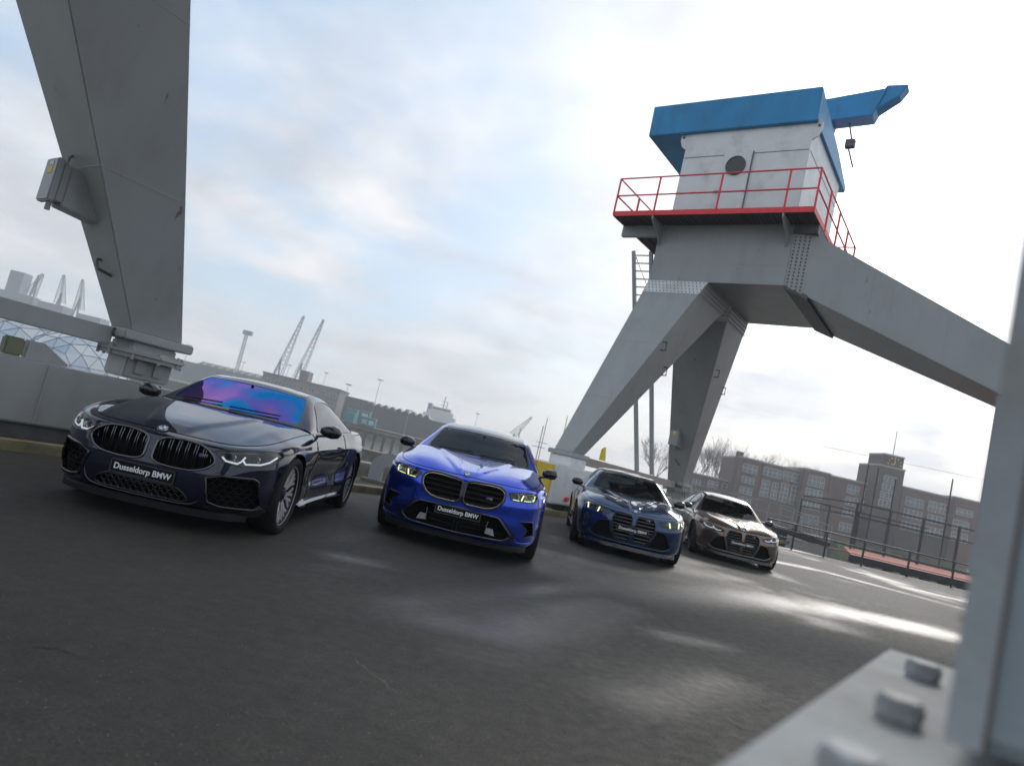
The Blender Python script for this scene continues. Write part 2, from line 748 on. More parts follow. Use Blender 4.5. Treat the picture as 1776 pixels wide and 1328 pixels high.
    def build(self, openings):
        """openings: closed (y, z) outlines on the nose"""
        s = self.s
        loops, polys = [], []
        for o in openings:
            d = dens(o, .025)
            uv = self.fronts(d)[1]
            loops.append((self.uv2st(uv), True))
            polys.append(np.array(o))
        arch = s['R'] + .04
        self.arch_pts = []
        for cx in (s['xf'], s['xr']):
            zc = s['R']
            uvs = []
            ub = np.linspace(4, 13, 900)
            pb = self.F.ev(ub, np.zeros(900))
            rr = np.hypot(pb[:, 0] - cx, pb[:, 2] - zc)
            ins = np.where(rr < arch)[0]
            uvs.append((ub[ins[0]], 0.))
            x0, x1 = pb[ins[0]], pb[ins[-1]]
            a0 = math.atan2(x0[2] - zc, x0[0] - cx)
            a1 = math.atan2(x1[2] - zc, x1[0] - cx)
            if a1 < a0:
                a1 += 2 * math.pi
            tt = np.linspace(a0, a1, 42)[1:-1]
            uvs += [tuple(q) for q in self.sides(np.column_stack([cx + arch * np.cos(tt), zc + arch * np.sin(tt)]))[1]]
            uvs.append((ub[ins[-1]], 0.))
            self.arch_pts.append(self.F.ev(np.array(uvs)[:, 0], np.array(uvs)[:, 1]))
            loops.append((self.uv2st(uvs), False))
        us = np.concatenate([np.linspace(j, j + 1, n, endpoint=False) for j, n in zip(range(self.J - 1), [13, 12, 11, 11, 12, 10, 11, 9, 11, 11, 10, 10, 9, 6, 5])] + [[self.J - 1]])
        vs = np.linspace(0, self.K - 1, (self.K - 1) * 6 + 1)
        gu, gv = np.meshgrid(us[1:-1], vs[1:-1])
        grid = self.uv2st(np.stack([gu.ravel(), gv.ravel()], 1))
        ou = [(u, 0.) for u in us] + [(us[-1], v) for v in vs[1:]] + [(u, vs[-1]) for u in us[::-1][1:]] + [(0., v) for v in vs[::-1][1:-1]]
        outer = self.uv2st(ou)
        V, T = cdt(outer, loops, grid, .007)
        uv = self.st2uv(V)
        P = self.F.ev(uv[:, 0], uv[:, 1])
        Nn = self.normal(uv[:, 0], uv[:, 1])
        ce = uv[T].mean(1)
        C3 = self.F.ev(ce[:, 0], ce[:, 1])
        drop = np.zeros(len(T), bool)
        fr = ce[:, 0] < 6
        for p in polys:
            drop |= fr & inside(C3[:, 1:3], p)
        for cx in (s['xf'], s['xr']):
            drop |= (ce[:, 0] > 4) & (np.hypot(C3[:, 0] - cx, C3[:, 2] - s['R']) < arch)
        self.P, self.N, self.T = P, Nn, T[~drop]
        return self


def tri_fill(loop):
    t = tessellate_polygon([[Vector(p) for p in loop]])
    return [tuple(q) for q in t]


def rbf_fit(xy, z):
    n = len(xy)
    d = np.linalg.norm(xy[:, None] - xy[None], axis=-1)
    A = np.where(d > 1e-9, d * d * np.log(d + 1e-12), 0) + np.eye(n) * 1e-5
    Pm = np.concatenate([np.ones((n, 1)), xy], 1)
    M = np.zeros((n + 3, n + 3))
    M[:n, :n] = A
    M[:n, n:] = Pm
    M[n:, :n] = Pm.T
    w = np.linalg.solve(M, np.concatenate([z, np.zeros(3)]))

    def f(q):
        d = np.linalg.norm(q[:, None] - xy[None], axis=-1)
        B = np.where(d > 1e-9, d * d * np.log(d + 1e-12), 0)
        return B @ w[:n] + w[n] + q @ w[n + 1:]

    return f


def height_patch(f, outline, step, name, material, bump=None):
    """z = f(x, y) over the half outline (y >= 0), mirrored"""
    o = np.array(outline)
    xs = np.arange(o[:, 0].min(), o[:, 0].max(), step)
    ys = np.arange(step, o[:, 1].max(), step)
    gx, gy = np.meshgrid(xs, ys)
    V, T = cdt([tuple(q) for q in o], [], np.stack([gx.ravel(), gy.ravel()], 1), step * .45)

    def g(q):
        z = f(q)
        return z + bump(q) if bump else z

    e = 2e-3
    z = g(V)
    dx = (g(V + [e, 0]) - g(V - [e, 0])) / (2 * e)
    dy = (g(V + [0, e]) - g(V - [0, e])) / (2 * e)
    dy[V[:, 1] < 1e-6] = 0
    n = np.stack([-dx, -dy, np.ones(len(V))], 1)
    n /= np.linalg.norm(n, axis=1, keepdims=True)
    return np_mesh(name, np.column_stack([V, z]), T, n, material)


def surf_patch(F, poly, holes, step, name, material, ctr, both=True, flip_y=False, off=0.):
    """part of a greenhouse surface: poly in (p, q) parameters"""
    poly = dens(poly, step)
    o = np.array(poly)
    gp, gq = np.meshgrid(np.arange(o[:, 0].min() + step, o[:, 0].max(), step), np.arange(o[:, 1].min() + step, o[:, 1].max(), step))
    hl = [dens(h, step) for h in holes]
    V, T = cdt(poly, [(h, True) for h in hl], np.stack([gp.ravel(), gq.ravel()], 1), step * .4)
    ce = V[T].mean(1)
    drop = np.zeros(len(T), bool)
    for h in hl:
        drop |= inside(ce, np.array(h))
    T = T[~drop]
    P = F.ev(V[:, 0], V[:, 1])
    n = F.nrm(V[:, 0], V[:, 1], None)
    s = np.sign(((P - ctr) * n).sum())
    n = n * s
    return np_mesh(name, P + n * off, T, n, material, both, flip_y)


# ------------------------------------------------------------------ car materials
M_BLACK = mat('gloss_black_plastic', (.006, .006, .007), .22, coat=.6)
M_MATT = mat('matt_black_plastic', (.009, .009, .010), .55, spec=.22)
M_DARKIN = mat('intake_dark', (.003, .003, .003), .8, spec=.1)
M_RUBBER = mat('tyre_rubber', (.013, .013, .014), .75, spec=.25, noise=.3, nscale=30, bump=.3, bscale=120)
M_CHROME = mat('satin_chrome', (.62, .62, .63), .18, metal=1.)
M_DARKCHROME = mat('dark_chrome', (.16, .16, .17), .2, metal=1.)
M_RIM = mat('alloy_rim', (.68, .68, .69), .3, metal=.45)
M_RIMDARK = mat('alloy_rim_dark', (.02, .02, .022), .35, metal=.6)
M_DISC = mat('brake_disc_steel', (.3, .3, .3), .4, metal=1.)
M_CALIPER = mat('caliper_paint', (.02, .06, .25), .35)
M_LAMPIN = mat('lamp_interior', (.06, .06, .065), .2, metal=.4, coat=.8)
M_LAMPCHROME = mat('lamp_reflector', (.75, .78, .8), .1, metal=1.)
M_LENS = glass_mat('lamp_cover', (.93, .95, .97), .02)
M_DRL = mat('daytime_light_white', (.8, .85, .8), .3, emit=(.86, 1., .88), estr=1.3)
M_DRLY = mat('daytime_light_yellow', (.8, .85, .4), .3, emit=(.86, 1., .45), estr=1.2)
M_DRLGLOW = mat('daytime_light_added_glow', (.8, .83, .85), .2, coat=.6, emit=(.9, .95, 1.), estr=.45)  # weak glow added so the strips look bright inside the lamp recess
M_GLOW = mat('grille_contour_light', (.85, .85, .8), .3, emit=(1., .97, .86), estr=.3)
M_PLATE = mat('plate_black', (.005, .005, .005), .45, spec=.15)
M_WHITE = mat('plate_white', (.95, .95, .95), .4)
M_SEAT = mat('seat_leather', (.035, .036, .038), .5, noise=.2, nscale=20)
M_SEATG = mat('seat_leather_grey', (.10, .10, .11), .5)
M_EMBLUE = mat('emblem_blue', (.02, .19, .62), .25, coat=.8)
M_EMWHITE = mat('emblem_white', (.8, .8, .82), .25, coat=.8)
M_RED = mat('red_enamel', (.55, .02, .03), .3)
M_CBLUE = mat('badge_blue', (.03, .1, .45), .3)
M_CARBON = mat('carbon_roof', (.012, .012, .013), .3, coat=1.)
M_GLASS = glass_mat('car_glass', (.74, .92, .90), .0, ior=1.22)
M_GLASSD = glass_mat('car_glass_dark', (.30, .35, .35), .02)
M_GLASSF = glass_mat('car_glass_coated', (.35, .48, .65), .36,
                     film=([(.30, (.02, .25, .95)), (.43, (.03, .45, 1.)), (.52, (.32, .28, .95)), (.60, (.62, .30, .85)), (.70, (.10, .50, 1.))], (.35, .1, .2)))


def paint(name, c, metal=.5, rough=.32, flake=0.):
    m = mat(name, c, rough, metal=metal, coat=1., coat_r=.01, spec=0.)
    m.node_tree.nodes['Principled BSDF'].inputs['Coat IOR'].default_value = 1.65
    return m


# ------------------------------------------------------------------ wheel
def make_wheel(root, x, y, R_, spokes=7, width=.275, rimc=None, side=1, dark=False):
    """wheel with its outer face towards +y (side=1) or -y"""
    w = empty('wheel')
    w.parent = root
    w.location = (x, y, R_)
    w.rotation_euler = (0, R(random.uniform(0, 50)), 0)
    h = width / 2
    rr = R_ * .785
    t = MB()
    t.lathe([(rr - .012, -h * .8), (rr + .01, -h * .92), (R_ - .05, -h), (R_ - .016, -h * .93), (R_ - .002, -h * .76), (R_, -h * .4), (R_, h * .4), (R_ - .002, h * .76), (R_ - .016, h * .93),
             (R_ - .05, h), (rr + .01, h * .92), (rr - .012, h * .8)], 64)
    t.build('tyre', M_RUBBER, w, smooth=.9)
    b = MB()
    so = h * .78 * side
    b.lathe([(rr + .006, so), (rr - .004, so + .006 * side), (rr - .014, so + .002 * side), (rr - .022, so - .02 * side), (rr - .035, so - .06 * side), (rr - .045, -so)], 64)
    b.build('rim_barrel', M_RIMDARK, w, smooth=.7)
    MB().lathe([(rr + .007, so), (rr - .002, so + .008 * side), (rr - .012, so + .005 * side), (rr - .014, so - .006 * side)], 64).build('rim_lip', rimc or M_RIM, w, smooth=.9)
    sp = MB()
    yo = so - .022 * side
    for i in range(spokes):
        a = 2 * math.pi * i / spokes
        da = math.pi / spokes
        P0 = lambda r, an, dy: Vector((r * math.cos(an), yo + dy * side, r * math.sin(an)))
        for sg in (-1, 1):
            sp.bar(P0(.05, a + sg * .12, -.03), P0(rr * .58, a + sg * da * .33, -.012), .02, .03)
            sp.bar(P0(rr * .56, a + sg * da * .33, -.012), P0(rr - .015, a + sg * da * .24, -.004), .017, .026)
            sp.bar(P0(rr * .56, a + sg * da * .33, -.012), P0(rr - .015, a + sg * da * .80, -.004), .015, .024)
    sp.build('spokes', rimc or M_RIM, w)
    hb = MB()
    hb.lathe([(.0, yo), (.03, yo), (.035, yo - .006 * side), (.075, yo - .016 * side), (.08, yo - .06 * side)], 24)
    hb.build('hub', M_RIMDARK, w, smooth=.7)
    d = MB()
    dy = -.02 * side
    d.lathe([(.09, dy - .015), (rr * .83, dy - .015), (rr * .83, dy + .015), (.09, dy + .015)], 48, closed=True)
    d.build('brake_disc', M_DISC, w, smooth=.5)
    c = MB()
    c.prism([(rr * .5 * math.cos(q), rr * .5 * math.sin(q)) for q in np.linspace(-.45, .45, 7)] + [(rr * .88 * math.cos(q), rr * .88 * math.sin(q)) for q in np.linspace(.45, -.45, 7)], 1, dy - .05, dy + .05)
    c.build('caliper', M_CALIPER, w, bevel=.006)
    return w


def make_seat(parent, x, y, z, m=None, head=True):
    s = empty('seat')
    s.parent = parent
    s.location = (x, y, z)
    q = MB()
    q.hexa([(-.25, -.25, 0), (.27, -.24, .02), (.27, .24, .02), (-.25, .25, 0), (-.25, -.25, .15), (.27, -.24, .17), (.27, .24, .17), (-.25, .25, .15)])
    q.build('seat_cushion', m or M_SEAT, s, bevel=.05)
    q = MB()
    q.hexa([(-.28, -.26, .1), (-.14, -.26, .1), (-.14, .26, .1), (-.28, .26, .1), (-.50, -.19, .68), (-.40, -.19, .68), (-.40, .19, .68), (-.50, .19, .68)])
    q.build('backrest', m or M_SEAT, s, bevel=.045)
    q = MB()
    q.hexa([(-.51, -.13, .70), (-.41, -.13, .70), (-.41, .13, .70), (-.51, .13, .70), (-.53, -.10, .88), (-.46, -.10, .88), (-.46, .10, .88), (-.53, .10, .88)])
    q.build('headrest', m or M_SEAT, s, bevel=.035)
    return s


def ribbon_tube(pts, r, name, m, parent, n=8, closed=True, flat=None):
    return MB().tube(pts, r, n, closed=closed, rz=flat).build(name, m, parent, smooth=1.2)


def make_car(S):
    W, L = S['W'], S['L']
    root = empty(S['name'], (S['pos'][0], S['pos'][1], 0), R(S['yaw']), S['label'], 'car', S.get('group'))
    P = S['paint']
    sh = Shell(S)
    op = {k: chaikin(v, 2, w=S.get('round', {}).get(k, .15)) for k, v in S['open'].items()}
    # openings that touch the centreline keep a straight edge there
    for k in S.get('centre', []):
        op[k] = [(max(q[0], 0.), q[1]) for q in chaikin(S['open'][k], 2, closed=False, w=.09)]
    sh.build(list(op.values()))
    link('body', np_mesh('body', sh.P, sh.T, sh.N, P), root)

    def surfs(pts, off=0.):
        return list(sh.fronts(pts, off)[0])

    def surf(y, z, off=0.):
        return sh.fronts([(y, z)], off)[0][0]

    def sides(pts, off=0.):
        return list(sh.sides(pts, off)[0])

    def both(fn):
        for sg in (1, -1):
            fn(sg)

    def ys(pts, sg):
        return [(p[0], p[1] * sg, p[2]) for p in pts]

    # --- wheel arch lips and liners
    arch = S['R'] + .04
    for sg in (1, -1):
        for cx, ap in zip((S['xf'], S['xr']), sh.arch_pts):
            m = MB()
            a = [p for p in ap]
            b = [p - np.array([0, .07, 0]) for p in ap]
            n = len(a)
            m.add(ys(a, sg) + ys(b, sg), [(i, i + 1, n + i + 1, n + i) for i in range(n - 1)])
            m.build('arch_lip', P, root, smooth=.6)
            m = MB()
            y0, y1 = ap[n // 2][1] - .06, W - .42
            arc = [(cx + (arch + .004) * math.cos(t), S['R'] + (arch + .004) * math.sin(t)) for t in np.linspace(-.5, math.pi + .5, 25)]
            vs = [(q[0], y0 * sg, q[1]) for q in arc] + [(q[0], y1 * sg, q[1]) for q in arc]
            k = len(arc)
            m.add(vs, [(i, i + 1, k + i + 1, k + i) for i in range(k - 1)] + [tuple(range(k, 2 * k))])
            m.build('arch_liner', M_MATT, root)
    # --- floor pan closes the body from below
    m = MB()
    m.box(-L + .3, -.25, -W + .42, W - .42, .16, .2)
    m.box(S['xr'] + arch + .02, S['xf'] - arch - .02, -W + .07, W - .07, .165, .205)
    m.build('floor_pan', M_MATT, root)

    # --- pockets behind the openings
    def pocket(name, outline, depth, m_wall, m_back, sg, back_off=0., skip_c=False):
        loop = surfs(dens(outline, .03))
        back = [p + np.array([-depth, 0, 0]) for p in loop]
        n = len(loop)
        mb = MB()
        rng = range(n) if not skip_c else [i for i in range(n) if not (loop[i][1] < 1e-3 and loop[(i + 1) % n][1] < 1e-3)]
        mb.add(ys(loop, sg) + ys(back, sg), [(i, (i + 1) % n, n + (i + 1) % n, n + i) for i in rng])
        mb.cur = 1
        mb.add(ys(back, sg), tri_fill(back))
        return mb, loop

    def hexmesh(outline, sg, dep, pitch, mesh_m, parent, name='intake_mesh', th=.006):
        """honeycomb bars across an opening"""
        o = np.array(outline)
        y0, y1, z0, z1 = o[:, 0].min(), o[:, 0].max(), o[:, 1].min(), o[:, 1].max()
        mb = MB()
        segs = []
        rowh = pitch * .62
        z = z0
        r = 0
        while z < z1 + rowh:
            y = y0 - pitch + (r % 2) * pitch * .5
            while y < y1 + pitch:
                pl = [(y, z), (y + pitch * .25, z), (y + pitch * .38, z + rowh * .5), (y + pitch * .75 - pitch * .13, z + rowh * .5), (y + pitch * .75, z), (y + pitch, z)]
                for a, b in zip(pl[:-1], pl[1:]):
                    c = np.array([[(a[0] + b[0]) / 2, (a[1] + b[1]) / 2]])
                    if inside(c, o)[0]:
                        segs += [a, b]
                y += pitch
            z += rowh
            r += 1
        if segs:
            q = surfs(segs)
            for pa, pb in zip(q[::2], q[1::2]):
                mb.bar((pa[0] - dep, pa[1] * sg, pa[2]), (pb[0] - dep, pb[1] * sg, pb[2]), th * 1.6, th)
            mb.build(name, mesh_m, parent)

    # --- kidney grilles
    kg = S['kidney']

    def kidney(sg):
        mb, loop = pocket('kidney_grille', op['kidney'], kg['depth'], 0, 0, sg)
        g = mb.build('kidney_grille', [M_BLACK, M_DARKIN], root, smooth=.5)
        fl = surfs(dens(op['kidney'], .02), kg.get('foff', .004))
        if kg.get('frame'):
            ribbon_tube(ys(fl, sg), kg['frame'], 'grille_frame', kg['frame_m'], g)
        if kg.get('glow'):
            o2 = np.array(op['kidney'])
            c = o2.mean(0)
            ins = [tuple(c + (q - c) * np.array([.955, .93])) for q in o2]
            dl_ = dens(ins, .02)
            # the light strip is open towards the middle of the car
            k0 = max(range(len(dl_)), key=lambda i: (dl_[i][0] < .075) * 1. - abs(dl_[i][1] - .67))
            dl_ = [q for q in dl_[k0:] + dl_[:k0] if q[0] > .062]
            gl = surfs(dl_, -.004)
            ribbon_tube(ys(gl, sg), .0034, 'contour_light', M_GLOW, g, 8, False)
        o = np.array(op['kidney'])
        if kg['bars'] == 'v':
            yy0, yy1 = o[:, 0].min(), o[:, 0].max()
            nb = 7
            for i in range(nb):
                yc = yy0 + (yy1 - yy0) * (i + .55) / nb
                for dy in (-.010, .010):
                    y = yc + dy
                    zl = np.linspace(.3, .9, 241)
                    zz = zl[inside(np.column_stack([np.full(241, y), zl]), o)]
                    if len(zz) < 8:
                        continue
                    zs = np.linspace(zz[0], zz[-1], 7)
                    pts = []
                    for j, (z, p) in enumerate(zip(zs, surfs([(y, z) for z in zs]))):
                        f = j / 6
                        pts.append((p[0] - .010 - .045 * (1 - f) ** 1.5, p[1] * sg, z))
                    MB().tube(pts, .0042, 6, rz=1.8).build('grille_bar', kg['bar_m'], g, smooth=1.2)
        else:
            zz0, zz1 = o[:, 1].min(), o[:, 1].max()
            nb = kg['n']
            for i in range(nb):
                z = zz0 + (zz1 - zz0) * (i + .6) / nb
                yl = np.linspace(0, .6, 301)
                yy = yl[inside(np.column_stack([yl, np.full(301, z)]), o)]
                if len(yy) < 8:
                    continue
                mb = MB()
                rows_ = []
                for p in surfs([(y, z) for y in np.linspace(yy[0], yy[-1], 8)]):
                    d = kg.get('dep', .02)
                    rows_.append([(p[0] - d, p[1] * sg, z + .008), (p[0] - d + .004, p[1] * sg, z - .004), (p[0] - d - .035, p[1] * sg, z - .012), (p[0] - d - .035, p[1] * sg, z + .002)])
                vs = [q for r_ in rows_ for q in r_]
                mb.add(vs, [(a * 4 + j, a * 4 + (j + 1) % 4, (a + 1) * 4 + (j + 1) % 4, (a + 1) * 4 + j) for a in range(7) for j in range(4)])
                mb.build('grille_bar', kg['bar_m'], g)

    both(kidney)

    # --- headlights
    hl = S['lamp']

    def lamp(sg):
        mb, loop = pocket('headlight', op['lamp'], .07, 0, 0, sg)
        g = mb.build('headlight', [M_LAMPIN, M_LAMPIN], root, smooth=.5)
        lens = surfs(dens(op['lamp'], .03), .0015)
        # clear cover that follows the nose
        o = np.array(op['lamp'])
        gy, gz = np.meshgrid(np.arange(o[:, 0].min(), o[:, 0].max(), .03), np.arange(o[:, 1].min(), o[:, 1].max(), .03))
        V, T = cdt([tuple(q) for q in dens(op['lamp'], .03)], [], np.stack([gy.ravel(), gz.ravel()], 1), .012)
        pv, uv_ = sh.fronts(V, .001)
        nv = sh.normal(uv_[:, 0], uv_[:, 1])
        link('lamp_cover', np_mesh('lamp_cover', pv, T, nv, M_LENS, False, sg < 0), g)
        ribbon_tube(ys(lens, sg), .0045, 'lamp_seal', M_BLACK, g, 6)
        for (pts, r) in hl['drl']:
            pl = [p + np.array([-.022, 0, 0]) for p in surfs(dens(pts, .015, False))]
            ribbon_tube(ys(pl, sg), r, 'daytime_light', hl['drl_m'], g, 8, False)
        for (y, z, r) in hl['proj']:
            p = surf(y, z)
            mb = MB()
            mb.lathe([(r, -.01), (r * .96, .005), (r * .8, .008), (r * .75, -.005)], 24, 0, (p[0] - .045, p[1] * sg, z))
            mb.build('projector_ring', M_LAMPCHROME, g, smooth=.8)
            mb = MB()
            mb.lathe([(r * .76, -.006), (r * .6, .006), (r * .35, .014), (.0005, .017)], 24, 0, (p[0] - .045, p[1] * sg, z))
            mb.build('projector_lens', M_BLACK, g, smooth=1.)
        if hl.get('chrome'):
            pl = [p + np.array([-.035, 0, 0]) for p in surfs(dens(hl['chrome'], .02, False))]
            MB().tube(ys(pl, sg), .012, 8, rz=.6).build('lamp_trim', M_LAMPCHROME, g, smooth=1.)

    both(lamp)

    # --- intakes
    for k in S['intakes']:
        def intake(sg, k=k):
            c = k['key'] in S.get('centre', [])
            mb, loop = pocket('air_intake', op[k['key']], k['depth'], 0, 0, sg, skip_c=c)
            g = mb.build('air_intake', [k.get('wall', M_BLACK), M_DARKIN], root, smooth=.5)
            if k.get('rim'):
                if c:
                    lp = [q for q in dens(op[k['key']], .02, False)]
                else:
                    lp = dens(op[k['key']], .02)
                fl = surfs(lp, .003)
                ribbon_tube(ys(fl, sg), k['rim'], 'intake_rim', k.get('rim_m', M_BLACK), g, 8, not c)
            if k.get('hex'):
                hexmesh(op[k['key']], sg, k.get('mdep', .03), k['hex'], k.get('mesh_m', M_DARKCHROME), g)
            for (a, b, r, m_) in k.get('bars', []):
                pa, pb = surf(*a), surf(*b)
                MB().bar((pa[0] - .02, pa[1] * sg, pa[2]), (pb[0] - .02, pb[1] * sg, pb[2]), r, r).build('intake_bar', m_, g)
            for poly, m_ in k.get('plates', []):
                pts = [p + np.array([-.03, 0, 0]) for p in surfs(poly)]
                bk = [p + np.array([-.02, 0, 0]) for p in pts]
                n = len(pts)
                mb = MB()
                mb.add(ys(pts, sg) + ys(bk, sg), [tuple(range(n)), tuple(range(2 * n - 1, n - 1, -1))] + [(i, n + i, n + (i + 1) % n, (i + 1) % n) for i in range(n)])
                mb.build('intake_blade', m_, g)
        both(intake)

    # --- raised or dark panels that follow the nose
    for pn in S.get('panels', []):
        def panel(sg, pn=pn):
            outline = chaikin(pn['o'], 1, w=.08)
            o = np.array(outline)
            st_ = .03
            gy, gz = np.meshgrid(np.arange(o[:, 0].min(), o[:, 0].max(), st_), np.arange(o[:, 1].min(), o[:, 1].max(), st_))
            dl = dens(outline, .025)
            V, T = cdt(dl, [], np.stack([gy.ravel(), gz.ravel()], 1), .01)
            pv = surfs(V, pn['off'])
            mb = MB()
            mb.add(ys(pv, sg), [tuple(t) for t in T])
            lp = surfs(dl, pn['off'])
            bk = surfs(dl, -.01)
            n = len(dl)
            mb.add(ys(lp, sg) + ys(bk, sg), [(i, (i + 1) % n, n + (i + 1) % n, n + i) for i in range(n)])
            mb.build(pn['name'], pn['m'], root, smooth=.6)
        both(panel)
    for (pts, r, m_, nm) in S.get('lines', []):
        def line(sg, pts=pts, r=r, m_=m_, nm=nm):
            fl = surfs(dens(chaikin(pts, 2, False), .02, False), .002)
            ribbon_tube(ys(fl, sg), r, nm, m_, root, 6, False)
        both(line)

    # --- front splitter: strip that follows the bottom edge
    sp = S['splitter']
    us = np.linspace(0, sp['u1'], 40)
    pb = sh.F.ev(us, np.zeros(40))
    pt = sh.F.ev(us, np.full(40, sp['v']))
    mb = MB()
    vs, fs = [], []
    for i in range(40):
        f = min(1, (1 - i / 39) * 5)
        q = pb[i]
        o = pt[i]
        ox = np.array([sp['out'] * f, sp['out'] * .3 * f * min(1, q[1]), 0])
        ring = [o + ox * .6, np.array([o[0], o[1], sp['z1']]) + ox, np.array([o[0], o[1], sp['z0']]) + ox, np.array([q[0] - .15, q[1] * .95, sp['z0']]), np.array([q[0] - .15, q[1] * .95, o[2]])]
        vs.append(ring)
    full = [[(p[0], -p[1], p[2]) for p in r_] for r_ in vs[::-1][:-1]] + vs
    n = len(full)
    mb.add([p for r_ in full for p in r_], [(i * 5 + j, i * 5 + (j + 1) % 5, (i + 1) * 5 + (j + 1) % 5, (i + 1) * 5 + j) for i in range(n - 1) for j in range(5)])
    mb.build('front_splitter', sp.get('m', M_MATT), root, smooth=.5)

    # --- hood
    uA = S['uA']
    ue = np.linspace(0, uA, 70)
    edge = sh.F.ev(ue, np.full(70, sh.K - 1.))
    under = sh.F.ev(ue[::2], np.full(35, sh.K - 1.12))
    cl = np.array(S['hood'], float)
    xs = np.linspace(cl[0, 0], cl[-1, 0], 40)
    # smooth centreline
    clp = Surf([[(q[0], 0, q[1]) for q in cl], [(q[0], .1, q[1]) for q in cl]]).ev(np.linspace(0, len(cl) - 1, 24), np.zeros(24))
    data = np.concatenate([edge, under, edge * [1, -1, 1], under * [1, -1, 1], clp])
    # cowl line data
    cow = np.array(S['cowl'], float)
    data = np.concatenate([data, cow[1:], cow[1:] * [1, -1, 1]])
    _, iu = np.unique(np.round(data[:, :2], 4), axis=0, return_index=True)
    data = data[iu]
    f = rbf_fit(data[:, :2], data[:, 2])
    cowd = Surf([[tuple(q) for q in cow], [(q[0] - .1, q[1], q[2]) for q in cow]]).ev(np.linspace(0, len(cow) - 1, 16), np.zeros(16))
    outline = [tuple(p[:2]) for p in edge] + [tuple(p[:2]) for p in cowd[::-1][0:]] 
    outline = [(a, max(b, 0.)) for a, b in outline]
    cx0, cx1 = outline[-1][0], outline[0][0]
    outline += [(x, 0.) for x in np.linspace(cx0, cx1, 30)[1:-1]]
    # drop duplicate points
    o2 = [outline[0]]
    for q in outline[1:]:
        if math.hypot(q[0] - o2[-1][0], q[1] - o2[-1][1]) > 2e-3:
            o2.append(q)
    hood = link('bonnet', height_patch(f, o2, .024, 'bonnet', P, S.get('bulge')), root)
    # shut line between bonnet and wings
    gap = [p + np.array([0, 0, .0005]) for p in edge]
    for sg in (1, -1):
        ribbon_tube(ys([tuple(p) for p in gap], sg), .0035, 'bonnet_gap', M_DARKIN, root, 5, False)

    # --- greenhouse
    G = []
    for (c, r_, b) in S['house']:
        c3, r3, b3 = np.array([c[0], 0, c[1]]), np.array(r_), np.array(b)
        row = [c3]
        for w_ in (.38, .72):
            row.append(np.array([c3[0] + (r3[0] - c3[0]) * w_ ** 2, r3[1] * w_, c3[2] + (r3[2] - c3[2]) * w_ ** 2.4]))
        row.append(r3)
        row.append(r3 * .52 + b3 * .48 + np.array([0, .028, .0]))
        row.append(b3)
        G.append(row)
    gh = Surf(G, True, False)
    ctr = np.array([-L * .53, 0, .7])
    q_ = S['glass']
    ws = chaikin([(0, q_['ws'][0]), (2.2, q_['ws'][0]), (2.86, q_['ws'][0] + .03), (2.84, q_['ws'][1] - .12), (2.72, q_['ws'][1]), (0, q_['ws'][1])], 1, False, .15)
    ws_in = chaikin([(0, q_['ws'][0] + .09), (2.2, q_['ws'][0] + .09), (2.72, q_['ws'][0] + .14), (2.70, q_['ws'][1] - .2), (2.55, q_['ws'][1] - .10), (0, q_['ws'][1] - .14)], 1, False, .15)
    sw = [chaikin(p, 1, w=.1) for p in q_['side']]
    rw = chaikin([(0, q_['rw'][0]), (2.6, q_['rw'][0]), (2.6, q_['rw'][1]), (0, q_['rw'][1])], 1, False, .1)
    rf = [(0, q_['roof'][0]), (2.65, q_['roof'][0]), (2.65, q_['roof'][1]), (0, q_['roof'][1])]
    K1 = len(G) - 1
    full = [(0, 0), (5, 0), (5, K1), (0, K1)]
    link('cabin_frame', surf_patch(gh, full, [ws, rw] + sw, .12, 'cabin_frame', P, ctr), root)
    link('roof_panel', surf_patch(gh, rf, [], .15, 'roof_panel', S.get('roof_m', M_CARBON), ctr, off=.003), root)
    wsg = link('windscreen', surf_patch(gh, ws, [], .14, 'windscreen', S.get('ws_m', M_GLASS), ctr, off=-.002), root)
    link('windscreen_border', surf_patch(gh, ws, [ws_in], .14, 'windscreen_border', M_BLACK, ctr, off=.001), wsg)
    link('rear_window', surf_patch(gh, rw, [], .2, 'rear_window', M_GLASS, ctr, off=-.002), root)
    for sg in (1, -1):
        for p in sw:
            o = link('side_window', surf_patch(gh, p, [], .16, 'side_window', S.get('side_m', M_GLASSD), ctr, False, sg < 0, -.002), root)
            lp = [tuple(v) for v in gh.ev(np.array([a[0] for a in dens(p, .1)]), np.array([a[1] for a in dens(p, .1)]))]
            ribbon_tube(ys(lp, sg), .006, 'window_trim', M_BLACK, o, 5)
    # rear deck
    if True:
        ue2 = np.linspace(S['uC'], 15, 40)
        e2_ = sh.F.ev(ue2, np.full(40, sh.K - 1.))
        gb = gh.ev(np.linspace(0, 5, 14), np.full(14, K1 - .02))
        data = np.concatenate([e2_, e2_ * [1, -1, 1], gb, gb * [1, -1, 1]])
        _, iu = np.unique(np.round(data[:, :2], 3), axis=0, return_index=True)
        f2 = rbf_fit(data[iu][:, :2], data[iu][:, 2])
        ol = [tuple(p[:2]) for p in gb] + [tuple(p[:2]) for p in e2_]
        ol = [(a, max(b, 0)) for a, b in ol]
        o3 = [ol[0]]
        for q in ol[1:]:
            if math.hypot(q[0] - o3[-1][0], q[1] - o3[-1][1]) > 4e-3:
                o3.append(q)
        link('boot_lid', height_patch(f2, o3, .09, 'boot_lid', P), root)
    # cowl panel and wipers
    cw = [tuple(p) for p in cowd]
    mb = MB()
    a = [np.array(p) + np.array([.02, 0, -.012]) for p in cw]
    b = [np.array(p) + np.array([-.22, 0, .012]) for p in cw]
    a = [np.array([p[0], -p[1], p[2]]) for p in a[::-1][:-1]] + a
